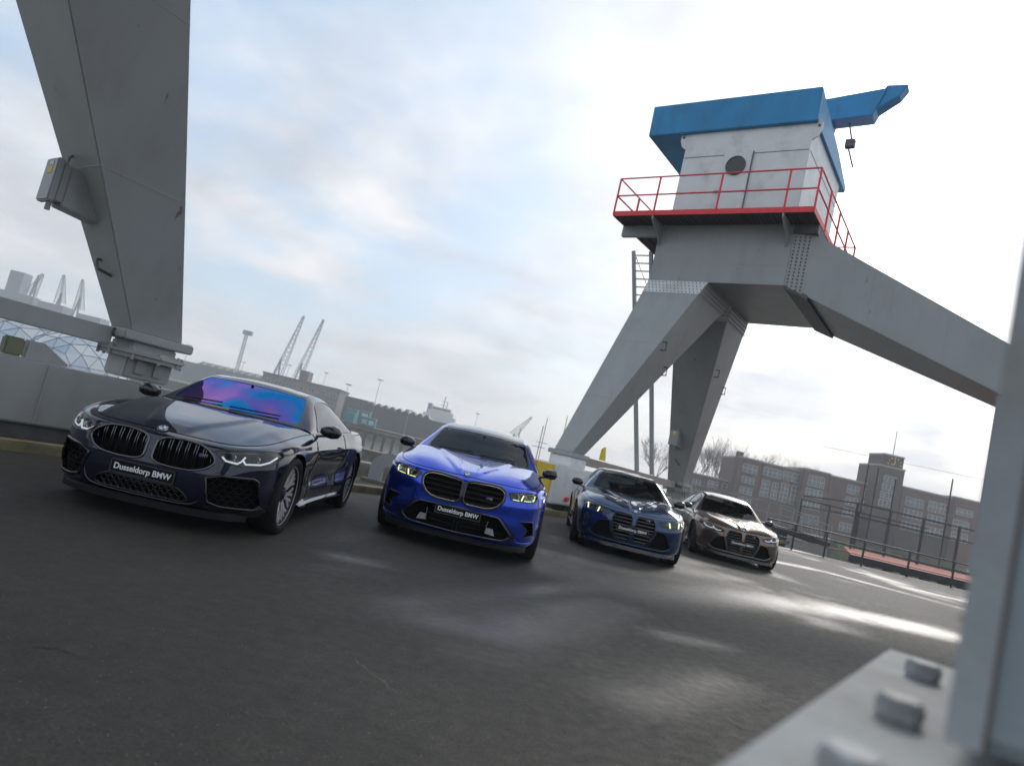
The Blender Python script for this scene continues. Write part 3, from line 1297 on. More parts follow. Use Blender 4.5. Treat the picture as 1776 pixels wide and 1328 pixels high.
    b = [np.array([p[0], -p[1], p[2]]) for p in b[::-1][:-1]] + b
    n = len(a)
    mb.add([tuple(p) for p in a + b], [(i, i + 1, n + i + 1, n + i) for i in range(n - 1)])
    mb.build('cowl_panel', M_MATT, root, smooth=.6)
    for (p0, p1) in (((.1, .12), (1.9, .28)), ((-2.0, .10), (-.25, .26))):
        pts = []
        for t in np.linspace(0, 1, 8):
            p = p0[0] + (p1[0] - p0[0]) * t
            q = q_['ws'][0] + p0[1] + (p1[1] - p0[1]) * t
            e = gh.ev(abs(p), q)[0]
            pts.append((e[0] + .012, e[1] * (1 if p >= 0 else -1), e[2] + .014))
        MB().tube(pts, .007, 5).build('wiper', M_MATT, root)
    # --- shut lines of the doors, handles, skirts
    for sg in (1, -1):
        for dl in S['gaps']:
            pts = sides(dens(chaikin(dl, 2, False), .04, False), .0006)
            ribbon_tube(ys([tuple(p) for p in pts], sg), .004, 'door_gap', M_DARKIN, root, 5, False)
        for (x, z) in S['handles']:
            p = sides([(x + t, z + .01 * t) for t in np.linspace(-.11, .11, 6)], .016)
            MB().tube(ys([tuple(q) for q in p], sg), [.008, .014, .016, .016, .014, .008], 8, rz=.7).build('door_handle', P, root, smooth=1.)
        x0, x1 = S['xf'] - arch - .02, S['xr'] + arch + .02
        mb = MB()
        pr = []
        for x, p in zip(np.linspace(x0, x1, 16), sides([(x, .235) for x in np.linspace(x0, x1, 16)])):
            pr.append([(x, (p[1] - .02) * sg, .25), (x, (p[1] + .035) * sg, .225), (x, (p[1] + .04) * sg, .205), (x, (p[1] - .02) * sg, .175)])
        mb.add([q for r_ in pr for q in r_], [(i * 4 + j, i * 4 + (j + 1) % 4, (i + 1) * 4 + (j + 1) % 4, (i + 1) * 4 + j) for i in range(15) for j in range(4)] + [(0, 1, 2, 3), (63, 62, 61, 60)])
        mb.build('side_skirt', S.get('skirt_m', M_BLACK), root, smooth=.5)
        # air breather behind the front wheel
        x = S['xf'] - arch - .10
        pts = sides([(x + dx, z) for dx, z in ((.06, .62), (.015, .60), (-.02, .50), (-.03, .42), (.0, .40), (.02, .5))], .004)
        mb = MB()
        mb.add(ys([tuple(p) for p in pts], sg), [(0, 1, 2, 5), (5, 2, 3, 4)])
        mb.build('air_breather', M_BLACK, root)

    # --- mirrors
    mz, mx = S['mirror'][2], S['mirror'][0]
    for sg in (1, -1):
        mb = MB()
        ys_ = [W - .085, W - .03, W + .045, W + .10, W + .125]
        ra = [(.035, .030), (.085, .062), (.10, .070), (.085, .056), (.03, .02)]
        rings = []
        for y, (rx, rz_) in zip(ys_, ra):
            ring = []
            for j in range(14):
                t = 2 * math.pi * j / 14
                cxp = math.copysign(abs(math.cos(t)) ** .75, math.cos(t)) * rx
                czp = math.copysign(abs(math.sin(t)) ** .75, math.sin(t)) * rz_
                if cxp < -.045:
                    cxp = -.045
                ring.append((mx + cxp - .10 * (y - W), y * sg, mz + czp + .03 * (y - W)))
            rings.append(ring)
        nv = 14
        mb.add([q for r_ in rings for q in r_], [(a * nv + j, a * nv + (j + 1) % nv, (a + 1) * nv + (j + 1) % nv, (a + 1) * nv + j) for a in range(4) for j in range(nv)] + [tuple(range(nv))[::-1], tuple(range(4 * nv, 5 * nv))])
        mo = mb.build('wing_mirror', S.get('mirror_m', M_BLACK), root, smooth=.9)
        mb = MB()
        mb.bar((mx - .02, (W - .16) * sg, mz - .085), (mx, (W - .02) * sg, mz - .05), .05, .025)
        mb.build('mirror_foot', M_BLACK, mo, bevel=.006)
        mb = MB()
        mb.box(mx - .05, mx - .046, (W - .06) * sg, (W + .09) * sg, mz - .05, mz + .055)
        mb.build('mirror_glass', M_CHROME, mo)

    # --- wheels
    tw = S['track']
    for sg in (1, -1):
        for x in (S['xf'], S['xr']):
            make_wheel(root, x, (tw - .1375) * sg, S['R'], S.get('spokes', 7), .275, S.get('rim_m'), sg)

    # --- number plate
    px, pz = S['plate']
    pl = empty('number_plate')
    pl.parent = root
    pl.location = (px, 0, pz)
    MB().box(-.012, 0, -.26, .26, -.055, .055).build('plate_panel', M_PLATE, pl, bevel=.003)
    mb = MB()
    for (a, b, c, d) in ((-.254, .254, .0465, .0495), (-.254, .254, -.0495, -.0465), (-.254, -.251, -.0465, .0465), (.251, .254, -.0465, .0465)):
        mb.box(.0004, .0016, a, b, c, d)
    mb.build('plate_border', M_CHROME, pl)
    me = text_mesh('Dusseldorp BMW', .0735, .0013, .0006)
    me.materials.clear()
    me.materials.append(M_WHITE)
    o = link('plate_lettering', me, pl, (.0016, 0, -.002))
    o.rotation_euler = (math.pi / 2, 0, math.pi / 2)
    xs_ = [v.co.x for v in me.vertices]
    sc = .455 / (max(xs_) - min(xs_))
    o.scale = (sc, sc * 1.06, 1)

    # --- roundel
    ex, ez, tilt = S['emblem']
    em = empty('emblem')
    em.parent = root
    em.location = (ex, 0, ez)
    em.rotation_euler = (0, -tilt, 0)          # local x = out of the badge
    MB().lathe([(.0005, .003), (.026, .003), (.027, .004), (.039, .004), (.0395, .0025), (.0395, -.004)], 40, 0).build('emblem_disc', M_BLACK, em, smooth=.6)
    mb = MB()
    mb.lathe([(.038, .003), (.0395, .0055), (.041, .003), (.041, -.006)], 40, 0)
    mb.lathe([(.0255, .004), (.0268, .0052), (.028, .004)], 40, 0)
    mb.build('emblem_ring', M_CHROME, em, smooth=.8)
    for q in range(4):
        ts = np.linspace(q * math.pi / 2, (q + 1) * math.pi / 2, 10)
        mb = MB()
        mb.add([(.0043, 0, 0)] + [(.0043, .0255 * math.cos(t), .0255 * math.sin(t)) for t in ts], [(0, i, i + 1) for i in range(1, 10)])
        mb.build('emblem_quarter', M_EMBLUE if q % 2 else M_EMWHITE, em)
    for ch, ang in (('B', 48), ('M', 0), ('W', -48)):
        me = text_mesh(ch, .014, .0006, .0003)
        me.materials.clear()
        me.materials.append(M_WHITE)
        o = link('emblem_letter', me, em)
        t = R(ang)
        o.matrix_local = Matrix.Translation((.0046, -math.sin(t) * .0333, math.cos(t) * .0333)) @ Matrix.Rotation(t, 4, 'X') @ Matrix(((0, 0, 1, 0), (1, 0, 0, 0), (0, 1, 0, 0), (0, 0, 0, 1)))
    # --- M badge in the grille
    if S.get('badge'):
        by, bz, txt = S['badge']
        p = surf(by, bz)
        bd = empty('grille_badge')
        bd.parent = root
        bd.location = (p[0] - .006, by, bz)
        for i, mm in enumerate((M_CBLUE, M_EMBLUE, M_RED)):
            mb = MB()
            y = -.036 + i * .009
            mb.add([(0, y, -.013), (0, y + .007, -.013), (0, y + .014, .013), (0, y + .007, .013), (-.004, y, -.013), (-.004, y + .007, -.013), (-.004, y + .014, .013), (-.004, y + .007, .013)],
                   [(0, 1, 2, 3), (7, 6, 5, 4), (0, 4, 5, 1), (1, 5, 6, 2), (2, 6, 7, 3), (3, 7, 4, 0)])
            mb.build('badge_stripe', mm, bd)
        me = text_mesh(txt, .036, .001, .0015)
        me.materials.clear()
        me.materials.append(M_CHROME)
        o = link('badge_letter', me, bd, (-.001, .017, 0))
        o.rotation_euler = (math.pi / 2, 0, math.pi / 2)

    # --- cabin
    dz, dx = S['dash']
    mb = MB()
    prof = [(dx + .25, dz - .06), (dx + .05, dz), (dx - .18, dz + .005), (dx - .30, dz - .05), (dx - .33, dz - .35), (dx + .3, dz - .35)]
    mb.prism(prof, 1, -W + .2, W - .2)
    mb.build('dashboard', M_SEAT, root, bevel=.02)
    st = empty('steering_wheel')
    st.parent = root
    st.location = (dx - .42, .38, dz - .03)
    st.rotation_euler = (0, R(22), 0)
    mb = MB()
    mb.tube([(0, .18 * math.cos(t), .18 * math.sin(t)) for t in np.linspace(0, 2 * math.pi, 28, endpoint=False)], .016, 8, closed=True)
    mb.build('wheel_ring', M_SEAT, st, smooth=1.)
    mb = MB()
    for t in (0, math.pi, -math.pi / 2):
        mb.bar((0, 0, 0), (0, .175 * math.cos(t), .175 * math.sin(t)), .03, .02)
    mb.bar((.0, 0, -.02), (.25, 0, -.02), .08, .08)
    mb.build('wheel_spokes', M_SEAT, st)
    sx = S['seatx']
    for y in (.38, -.38):
        make_seat(root, sx, y, .28, S.get('seat_m'))
        make_seat(root, sx - .95, y, .26)
    MB().box(-L + .8, dx, -W + .2, W - .2, .2, .24).build('cabin_floor', M_SEAT, root)
    for sg in (1, -1):
        MB().box(sx - 1.5, dx, (W - .21) * sg, (W - .15) * sg, .24, S['belt'] - .03).build('door_card', M_SEAT, root)
    mr = gh.ev(0, q_['ws'][1] - .32)[0]
    mb = MB()
    mb.box(mr[0] - .10, mr[0] - .07, -.12, .12, mr[2] - .075, mr[2] - .015)
    mb.bar((mr[0] - .08, 0, mr[2] - .04), (mr[0], 0, mr[2] + .02), .03, .03)
    mb.build('inner_mirror', M_BLACK, root, bevel=.01)
    return root
# ================================================================== setting: quay, water, cranes
E1, E2 = Vector((.805, -.593, 0)), Vector((.593, .805, 0))        # across the rails / along the rails
ORG = Vector((1.83, 19.98, 0))
RAIL_ROT = math.atan2(-.593, .805)


def crane_pt(a, b, z=0.):
    return ORG + E1 * a + E2 * b + Vector((0, 0, z))


M_CRANE = mat('crane_grey_paint', (.34, .35, .345), .40, noise=.08, nscale=1.2, dirt=(.19, .17, .14), dscale=2.2, damt=.2, bump=.05, bscale=7, stretch=(1, 1, .3), rust=(.16, .09, .05), rscale=4.5)
M_CRANEW = mat('crane_white_paint', (.74, .75, .74), .4, noise=.05, nscale=2, dirt=(.30, .27, .22), dscale=1.2, damt=.4)
M_CRANED = mat('crane_dark_steel', (.10, .10, .10), .6, noise=.2, nscale=5)
M_SILL = mat('crane_sill_paint', (.40, .34, .31), .5, noise=.1, nscale=3, dirt=(.2, .15, .12), dscale=1.5, damt=.4)
M_RAILRED = mat('railing_red', (.80, .045, .05), .45, noise=.1, nscale=6)
M_BLUE = mat('crane_blue_paint', (.005, .24, .50), .4, noise=.1, nscale=1.5, dirt=(.02, .10, .20), dscale=2., damt=.5, stretch=(1, 1, .4))
M_COLUMN = mat('column_slate_paint', (.29, .33, .35), .5, noise=.12, nscale=4, dirt=(.17, .11, .07), dscale=5, damt=.45, bump=.15, bscale=40)
M_RUST = mat('rusty_steel', (.16, .085, .045), .8, noise=.4, nscale=12)
M_YELLOW = mat('safety_yellow', (.75, .52, .02), .5, noise=.08, nscale=6)
M_ORANGE = mat('safety_orange', (.75, .22, .03), .5)
M_GRATE = mat('grating_steel', (.08, .06, .055), .7)
M_CONC = mat('quay_concrete', (.20, .19, .165), .85, noise=.25, nscale=3, dirt=(.10, .10, .04), dscale=2.5, damt=.8, bump=.4, bscale=40)
M_BOLT = mat('bolt_steel', (.38, .39, .395), .65, spec=.25, noise=.15, nscale=40, dirt=(.16, .09, .05), dscale=14, damt=.6)
M_FLANGE = mat('flange_paint', (.34, .355, .358), .75, spec=.2, noise=.12, nscale=9, dirt=(.24, .20, .15), dscale=5, damt=.5, bump=.25, bscale=70)


# ---- quay ground: one sheet, finely divided near the camera; attribute "wet" marks damp areas
def fbm(x, y, seed, octs=4):
    rs = np.random.RandomState(seed)
    out = np.zeros_like(x)
    amp = 1.
    fr = 1.
    for o in range(octs):
        tab = rs.rand(64, 64)
        X, Y_ = x * fr + rs.rand() * 60, y * fr + rs.rand() * 60
        ix, iy = np.floor(X).astype(int), np.floor(Y_).astype(int)
        fx, fy = X - ix, Y_ - iy
        fx, fy = fx * fx * (3 - 2 * fx), fy * fy * (3 - 2 * fy)
        g = lambda i, j: tab[(iy + j) % 64, (ix + i) % 64]
        out += amp * ((g(0, 0) * (1 - fx) + g(1, 0) * fx) * (1 - fy) + (g(0, 1) * (1 - fx) + g(1, 1) * fx) * fy)
        amp *= .5
        fr *= 2.03
    return out / (2 - 2 * .5 ** octs)


def asphalt():
    m = bpy.data.materials.new('asphalt')
    m.use_nodes = True
    t = m.node_tree
    b = t.nodes['Principled BSDF']
    co = t.nodes.new('ShaderNodeTexCoord').outputs['Object']
    at = t.nodes.new('ShaderNodeAttribute')
    at.attribute_name = 'wet'
    wet = at.outputs['Fac']

    def nz(sc, det=4, rg=.6):
        n = t.nodes.new('ShaderNodeTexNoise')
        n.inputs['Scale'].default_value = sc
        n.inputs['Detail'].default_value = det
        n.inputs['Roughness'].default_value = rg
        t.links.new(co, n.inputs['Vector'])
        return n.outputs[0]

    def rp(fac, stops):
        r_ = t.nodes.new('ShaderNodeValToRGB')
        els = r_.color_ramp.elements
        while len(els) < len(stops):
            els.new(.5)
        for e, (p, c) in zip(els, stops):
            e.position = p
            e.color = (*c, 1)
        t.links.new(fac, r_.inputs[0])
        return r_.outputs[0]

    def mx(fac, a, c, mode='MIX'):
        n = t.nodes.new('ShaderNodeMix')
        n.data_type = 'RGBA'
        n.blend_type = mode
        for i, s in ((0, fac), (6, a), (7, c)):
            if hasattr(s, 'links'):
                t.links.new(s, n.inputs[i])
            elif i == 0:
                n.inputs[0].default_value = s
            else:
                n.inputs[i].default_value = (*s, 1)
        return n.outputs[2]

    dry = rp(nz(.55, 5), [(.3, (.018, .0158, .0132)), (.7, (.038, .0333, .0265))])
    grain = rp(nz(58, 4, .85), [(.36, (.35, .35, .35)), (.66, (1.8, 1.8, 1.77))])
    c = mx(1., dry, grain, 'MULTIPLY')
    c = mx(1., c, rp(nz(7, 6, .7), [(.32, (.72, .72, .72)), (.68, (1.28, 1.28, 1.26))]), 'MULTIPLY')
    c = mx(1., c, rp(nz(28, 3, .7), [(.35, (.78, .78, .78)), (.66, (1.25, 1.25, 1.25))]), 'MULTIPLY')
    vo = t.nodes.new('ShaderNodeTexVoronoi')
    vo.inputs['Scale'].default_value = 26
    t.links.new(co, vo.inputs['Vector'])
    chips = rp(vo.outputs['Distance'], [(.0, (1, 1, 1)), (.055, (0, 0, 0))])
    c = mx(chips, c, (.17, .165, .15))
    pale = t.nodes.new('ShaderNodeAttribute')
    pale.attribute_name = 'pale'
    c = mx(pale.outputs['Fac'], c, mx(1., grain, (.092, .088, .084), 'MULTIPLY'))
    moss = t.nodes.new('ShaderNodeAttribute')
    moss.attribute_name = 'moss'
    c = mx(moss.outputs['Fac'], c, (.055, .055, .018))
    wc = mx(1., c, (.62, .61, .60), 'MULTIPLY')
    c = mx(wet, c, wc)
    t.links.new(c, b.inputs['Base Color'])
    rg = rp(wet, [(0., (.78, .78, .78)), (1., (.17, .17, .17))])
    rg = mx(1., rg, rp(nz(14, 4), [(.3, (.85, .85, .85)), (.7, (1.12, 1.12, 1.12))]), 'MULTIPLY')
    t.links.new(rg, b.inputs['Roughness'])
    bn = t.nodes.new('ShaderNodeBump')
    bn.inputs['Distance'].default_value = .009
    st = t.nodes.new('ShaderNodeMath')
    st.operation = 'MULTIPLY_ADD'
    st.inputs[1].default_value = -.52
    st.inputs[2].default_value = .6
    t.links.new(wet, st.inputs[0])
    t.links.new(st.outputs[0], bn.inputs['Strength'])
    t.links.new(nz(48, 5, .85), bn.inputs['Height'])
    t.links.new(bn.outputs[0], b.inputs['Normal'])
    return m


EDGE_A = -.75                        # water-side edge of the quay in rail coordinates
FAR_Y = 30.2                         # far end of the quay, where the railing stands


def quay_ground():
    xs = np.concatenate([np.linspace(-45, -12, 18)[:-1], np.arange(-12, 24, .16), np.linspace(24, 60, 16)])
    ys_ = np.concatenate([np.linspace(-45, -1, 16)[:-1], np.arange(-1, FAR_Y - .1, .16), [FAR_Y]])
    X, Y_ = np.meshgrid(xs, ys_)
    nx, ny = len(xs), len(ys_)
    a = (X - ORG.x) * E1.x + (Y_ - ORG.y) * E1.y
    b = (X - ORG.x) * E2.x + (Y_ - ORG.y) * E2.y
    # sheet is pulled back to the quay edge along E1
    over = np.minimum(a - EDGE_A, 0)
    Xe, Ye = X - E1.x * over, Y_ - E1.y * over
    keep_v = over > -1.2
    idx = np.arange(nx * ny).reshape(ny, nx)
    q = np.stack([idx[:-1, :-1], idx[:-1, 1:], idx[1:, 1:], idx[1:, :-1]], -1).reshape(-1, 4)
    ok = (a.ravel()[q] > EDGE_A - .2).any(1)
    q = q[ok]
    used = np.unique(q)
    rm = -np.ones(nx * ny, int)
    rm[used] = np.arange(len(used))
    Ye = np.minimum(Ye, FAR_Y)
    V = np.column_stack([Xe.ravel(), Ye.ravel(), np.zeros(nx * ny)])[used]
    x, y = V[:, 0], V[:, 1]
    aa = (x - ORG.x) * E1.x + (y - ORG.y) * E1.y
    n = fbm(x * .33, y * .33, 3)
    n2 = fbm(x * 1.1, y * 1.1, 9)
    n3 = fbm(x * .9, y * .9, 21)
    wet = np.clip((n * .8 + n2 * .25 - .60) * 7, 0, 1) * .5

    def seg(p, r_, w, s):
        P_ = np.array([tuple(on_z(u, v, 0))[:2] for u, v in p])
        d = seg_dist(np.column_stack([x, y]), P_[:-1], P_[1:])
        q_ = np.clip((w - d * (1 + 1.1 * (n2 - .5))) / (r_ * 1.6), 0, 1)
        return s * q_ * q_ * (3 - 2 * q_) * np.clip(.35 + (n3 - .35) * 2.2, .1 if s <= 1.1 else .6, 1)

    # damp tracks and puddle-like films seen in the photograph
    for p, r_, w, s in (([(1300, 965), (1420, 988), (1660, 1052)], .35, .60, .9), ([(1330, 945), (1480, 972), (1665, 1018)], .5, .8, .8), ([(1080, 1015), (1180, 1025), (1330, 1040), (1480, 1066), (1660, 1102)], .8, 1.15, 1.2), ([(1000, 985), (1120, 1000)], .5, .6, 1.1),
                        ([(590, 965), (650, 978)], .14, .26, 1.2), ([(760, 1075), (860, 1095), (1000, 1060), (1060, 1050)], .28, .50, 1.3), ([(700, 1050), (900, 1025), (1050, 1015), (1180, 1030)], .22, .32, 1.2), ([(560, 985), (700, 1000), (900, 975)], .2, .25, .8),
                        ([(1150, 1100), (1250, 1120)], .18, .28, 1.0), ([(1100, 1210), (1250, 1180)], .4, .5, .8), ([(930, 985), (960, 930)], .3, .4, .8)):
        wet = np.maximum(wet, seg(p, r_, w, s) * (.55 + .6 * n2))
    pale = np.zeros(len(x))
    for p, r_, w, s in (([(760, 1075), (860, 1095), (1000, 1060), (1060, 1050)], .3, .42, 1.2), ([(700, 1050), (900, 1025), (1050, 1015), (1180, 1030)], .25, .3, 1.2), ([(590, 965), (650, 978)], .14, .22, 1.2),
                        ([(1060, 1010), (1180, 1030), (1330, 1042), (1480, 1068)], .5, .7, 1.2), ([(1150, 1100), (1250, 1120)], .2, .25, 1.2), ([(930, 990), (1020, 960)], .3, .35, 1.2), ([(560, 940), (640, 925), (700, 935)], .1, .12, 1.2)):
        pale = np.maximum(pale, seg(p, r_, w, s) * np.clip(.2 + 1.2 * n2, 0, 1))
    pale = np.clip(pale, 0, 1) * .75
    wet = np.clip(wet, 0, 1.6)
    wet = wet / (1 + .45 * wet)
    moss = np.clip((2.6 - aa) / 1.6, 0, 1) * np.clip((n2 - .3) * 3, 0, 1)
    moss = np.maximum(moss, np.clip((y - 28.9) / 1.2, 0, 1) * np.clip((n2 - .25) * 3, 0, 1))
    me = bpy.data.meshes.new('quay_ground')
    me.from_pydata(V.tolist(), [], rm[q].tolist())
    for nm, arr in (('wet', wet), ('moss', moss * .8), ('pale', pale)):
        at = me.attributes.new(nm, 'FLOAT', 'POINT')
        at.data.foreach_set('value', arr.astype(np.float32))
    me.materials.append(asphalt())
    return tag(link('quay_ground', me), kind='structure')


QG = quay_ground()


def ground_line(pts, w, m_, name):
    """thin crack or scratch: a jagged ribbon lying on the asphalt"""
    rnd = random.Random(hash(pts[0]) % 999)
    P_ = [on_z(u, v, .004) for u, v in pts]
    L_ = []
    for a, b in zip(P_[:-1], P_[1:]):
        for k in range(6):
            L_.append(a.lerp(b, k / 6) + Vector((rnd.uniform(-.012, .012), rnd.uniform(-.012, .012), 0)))
    L_.append(P_[-1])
    vs = []
    for i, p in enumerate(L_):
        d = (L_[min(i + 1, len(L_) - 1)] - L_[max(i - 1, 0)]).normalized()
        s = Vector((-d.y, d.x, 0)) * w * rnd.uniform(.3, 1.) * (1 if 0 < i < len(L_) - 1 else .1)
        vs += [p - s, p + s]
    mb = MB()
    mb.add(vs, [(2 * i, 2 * i + 1, 2 * i + 3, 2 * i + 2) for i in range(len(L_) - 1)])
    return mb.build(name, m_, QG)


M_CRACK = mat('asphalt_crack', (.008, .008, .008), .9)
M_SCRATCH = mat('pale_scratch', (.20, .19, .17), .8)
for pts in (((55, 1120), (95, 1122), (130, 1136)), ((1420, 1020), (1500, 1050), (1560, 1062))):
    ground_line(pts, .004, M_CRACK, 'crack')
for pts in (((612, 1140), (650, 1170), (690, 1203)), ((985, 1088), (1017, 1104)), ((1255, 1240), (1290, 1262)), ((430, 985), (445, 990))):
    ground_line(pts, .002, M_SCRATCH, 'scratch')
mb = MB()
rnd = random.Random(5)
for k in range(700):
    u, v = rnd.uniform(0, 1640), rnd.uniform(930, 1328)
    p = on_z(u, v, .003)
    if p.y > 24 or p.y < 1:
        continue
    r0 = rnd.uniform(.0012, .0042)
    mb.add([p + Vector((r0 * math.cos(t), r0 * math.sin(t) * rnd.uniform(.6, 1), 0)) for t in (0, 1.3, 2.5, 3.8, 5.0)] + [p + Vector((0, 0, r0 * .7))], [(i, (i + 1) % 5, 5) for i in range(5)])
tag(mb.build('grit', M_SCRATCH, QG), kind='stuff')


def rail_box(mb, a0, a1, b0, b1, z0, z1):
    c = [(a0, b0), (a1, b0), (a1, b1), (a0, b1)]
    return mb.hexa([crane_pt(p[0], p[1], z0) for p in c] + [crane_pt(p[0], p[1], z1) for p in c])


# quay body, coping, rail kerb, crane rail
mb = MB()
rail_box(mb, EDGE_A - .02, EDGE_A + 1.2, -55, 17.5, -6, -.004)
mb.box(-20, 62, FAR_Y - 1.0, FAR_Y + .02, -6, -.006)
tag(mb.build('quay_wall', M_CONC), kind='structure')
mb = MB()
rail_box(mb, EDGE_A - .35, EDGE_A + .25, -55, 17.2, -.5, .30)
tag(mb.build('quay_coping', M_CONC, bevel=.03), kind='structure')
mb = MB()
rail_box(mb, 1.62, 1.86, -55, 22, -.05, .11)
tag(mb.build('rail_kerb', mat('kerb_lichen', (.19, .17, .10), .9, noise=.3, nscale=4, dirt=(.30, .22, .04), dscale=1.8, damt=.8, bump=.5, bscale=30), bevel=.02), kind='structure')
mb = MB()
for ca in (1.0, 10.55):
    rail_box(mb, ca - .035, ca + .035, -55, 22, -.02, .035)
tag(mb.build('crane_rail', M_RUST), kind='structure')

# water and far shore
m = bpy.data.materials.new('harbour_water')
m.use_nodes = True
t = m.node_tree
b = t.nodes['Principled BSDF']
b.inputs['Base Color'].default_value = (.05, .065, .055, 1)
b.inputs['Roughness'].default_value = .08
co = t.nodes.new('ShaderNodeTexCoord')
n_ = t.nodes.new('ShaderNodeTexNoise')
n_.inputs['Scale'].default_value = .9
n_.inputs['Detail'].default_value = 4
bn = t.nodes.new('ShaderNodeBump')
bn.inputs['Strength'].default_value = .35
bn.inputs['Distance'].default_value = .25
t.links.new(co.outputs['Object'], n_.inputs['Vector'])
t.links.new(n_.outputs[0], bn.inputs['Height'])
t.links.new(bn.outputs[0], b.inputs['Normal'])
MATS['harbour_water'] = m
mb = MB()
mb.add([(-1500, -300, -3.4), (1500, -300, -3.4), (1500, 1400, -3.4), (-1500, 1400, -3.4)], [(0, 1, 2, 3)])
tag(mb.build('water', m), kind='structure')


# ------------------------------------------------------------------ portal crane (local axes: x across rails, y along rails)
def lerp(p, q, t):
    return Vector(p) * (1 - t) + Vector(q) * t


def make_crane(shift, label, col_quad, flange, bolts):
    root = empty('portal_crane', tuple(ORG + E2 * shift), RAIL_ROT, label, 'crane', 'portal cranes on the quay rails')
    # head box
    H = dict(a0=1.22, a1=5.15, b0=.8, b1=4.85, z0=7.2, z1=8.95)
    mb = MB()
    mb.box(H['a0'], H['a1'], H['b0'], H['b1'], H['z0'], H['z1'])
    head = mb.build('head_box', M_CRANE, root, bevel=.012)

    for zz in (7.75, 8.4):
        MB().box(H['a0'] + .02, H['a1'] - .02, H['b0'] - .004, H['b0'] + .004, zz, zz + .012).build('weld_seam', M_CRANE, head)

    def bolt_field(p0, p1, p2, nu, nv, out, parent, r=.022, nm='bolt_row', stag=True):
        """rows of bolt heads on the quad spanned by p0->p1 (u) and p0->p2 (v)"""
        p0, p1, p2, out = Vector(p0), Vector(p1), Vector(p2), Vector(out).normalized()
        mb = MB()
        for j in range(nv):
            for i in range(nu):
                q = p0 + (p1 - p0) * ((i + .5 + (.25 if stag and j % 2 else -.25 if stag else 0)) / nu) + (p2 - p0) * ((j + .5) / nv)
                mb.cyl(q - out * .002, q + out * .02, r, 6)
        return tag(mb.build(nm, M_CRANED if nm == 'bolt_row_dark' else M_BOLT, parent), kind='stuff')

    # legs to the water-side rail
    def leg(bt0, bt1, bb0, bb1, name):
        top = [(1.22, bt0, 7.2), (3.05, bt0, 7.2), (3.05, bt1, 7.2), (1.22, bt1, 7.2)]
        bot = [(.71, bb0, 1.62), (1.29, bb0, 1.62), (1.29, bb1, 1.62), (.71, bb1, 1.62)]
        mb = MB()
        mb.hexa(bot + top)
        lg = mb.build(name, M_CRANE, root, bevel=.012)
        # splice plate and bolts under the head
        d = .012
        for (i, j, outv) in ((0, 1, (0, -1, -.4)), (1, 2, (1, 0, -.25))):
            o = Vector(outv).normalized()
            A, B = Vector(top[i]), Vector(top[j])
            A2, B2 = lerp(top[i], bot[i], .075), lerp(top[j], bot[j], .075)
            nrm = (B - A).cross(A2 - A).normalized()
            if nrm.dot(o) < 0:
                nrm = -nrm
            q = [A, B, B2, A2]
            mb = MB()
            mb.add([p + nrm * d for p in q] + [p - nrm * .01 for p in q], [(0, 1, 2, 3), (7, 6, 5, 4), (0, 4, 5, 1), (1, 5, 6, 2), (2, 6, 7, 3), (3, 7, 4, 0)])
            sp = mb.build('splice_plate', M_CRANEW if i == 0 else M_CRANE, lg)
            bolt_field(A + nrm * d, B + nrm * d, A2 + nrm * d, 16, 4, nrm, lg, .02)
        for tt in (.30, .62):
            for (i, j) in ((0, 1), (1, 2)):
                MB().bar(lerp(bot[i], top[i], tt), lerp(bot[j], top[j], tt), .007).build('weld_seam', M_CRANE, lg)
        return lg, top, bot

    legA, tA, bA = leg(.8, 2.9, -1.50, -.85, 'front_leg')
    legB, tB, bB = leg(3.0, 4.85, 6.60, 7.28, 'rear_leg')
    # long leg to the landward rail
    mb = MB()
    e = [(10.5, 2.0, 5.0), (10.5, 3.66, 5.0), (10.5, 3.66, 6.2), (10.5, 2.0, 6.2)]
    s_ = [(5.15, .8, 7.2), (5.15, 4.85, 7.2), (5.15, 4.85, 8.95), (5.15, .8, 8.95)]
    mb.hexa([s_[0], e[0], e[1], s_[1], s_[3], e[3], e[2], s_[2]])
    la = mb.build('long_leg', M_CRANE, root, bevel=.012)
    for tt in (.38, .70):
        MB().bar(lerp(s_[0], e[0], tt), lerp(s_[3], e[3], tt), .007).build('weld_seam', M_CRANE, la)
    # bolted joint of the long leg: plate over front face and underside
    mb = MB()
    f0, f1 = lerp(s_[0], e[0], .0), lerp(s_[0], e[0], .085)
    g0, g1 = lerp(s_[3], e[3], .0), lerp(s_[3], e[3], .085)
    nf = (f1 - f0).cross(g0 - f0).normalized()
    if nf.y > 0:
        nf = -nf
    q = [f0, f1, g1, g0]
    mb.add([p + nf * .012 for p in q] + [p - nf * .01 for p in q], [(0, 1, 2, 3), (7, 6, 5, 4), (0, 4, 5, 1), (1, 5, 6, 2), (2, 6, 7, 3), (3, 7, 4, 0)])
    mb.build('splice_plate', M_CRANE, la)
    bolt_field(f0 + nf * .012, g0 + nf * .012, f1 + nf * .012, 18, 4, nf, la, .024, 'bolt_row_dark')
    mb = MB()
    mb.hexa([(5.15, .8, 7.13), (5.75, .92, 6.88), (5.75, 4.73, 6.88), (5.15, 4.85, 7.13), (5.15, .8, 7.24), (5.75, .92, 7.0), (5.75, 4.73, 7.0), (5.15, 4.85, 7.24)])
    mb.build('joint_plate', M_CRANED, la)
    # landward column, flange and pedestal
    mb = MB()
    cq = col_quad
    mb.hexa([(p[0], p[1], 1.03) for p in cq] + [(p[0], p[1], 6.25) for p in cq])
    co_ = mb.build('column', M_COLUMN, root, bevel=.012)
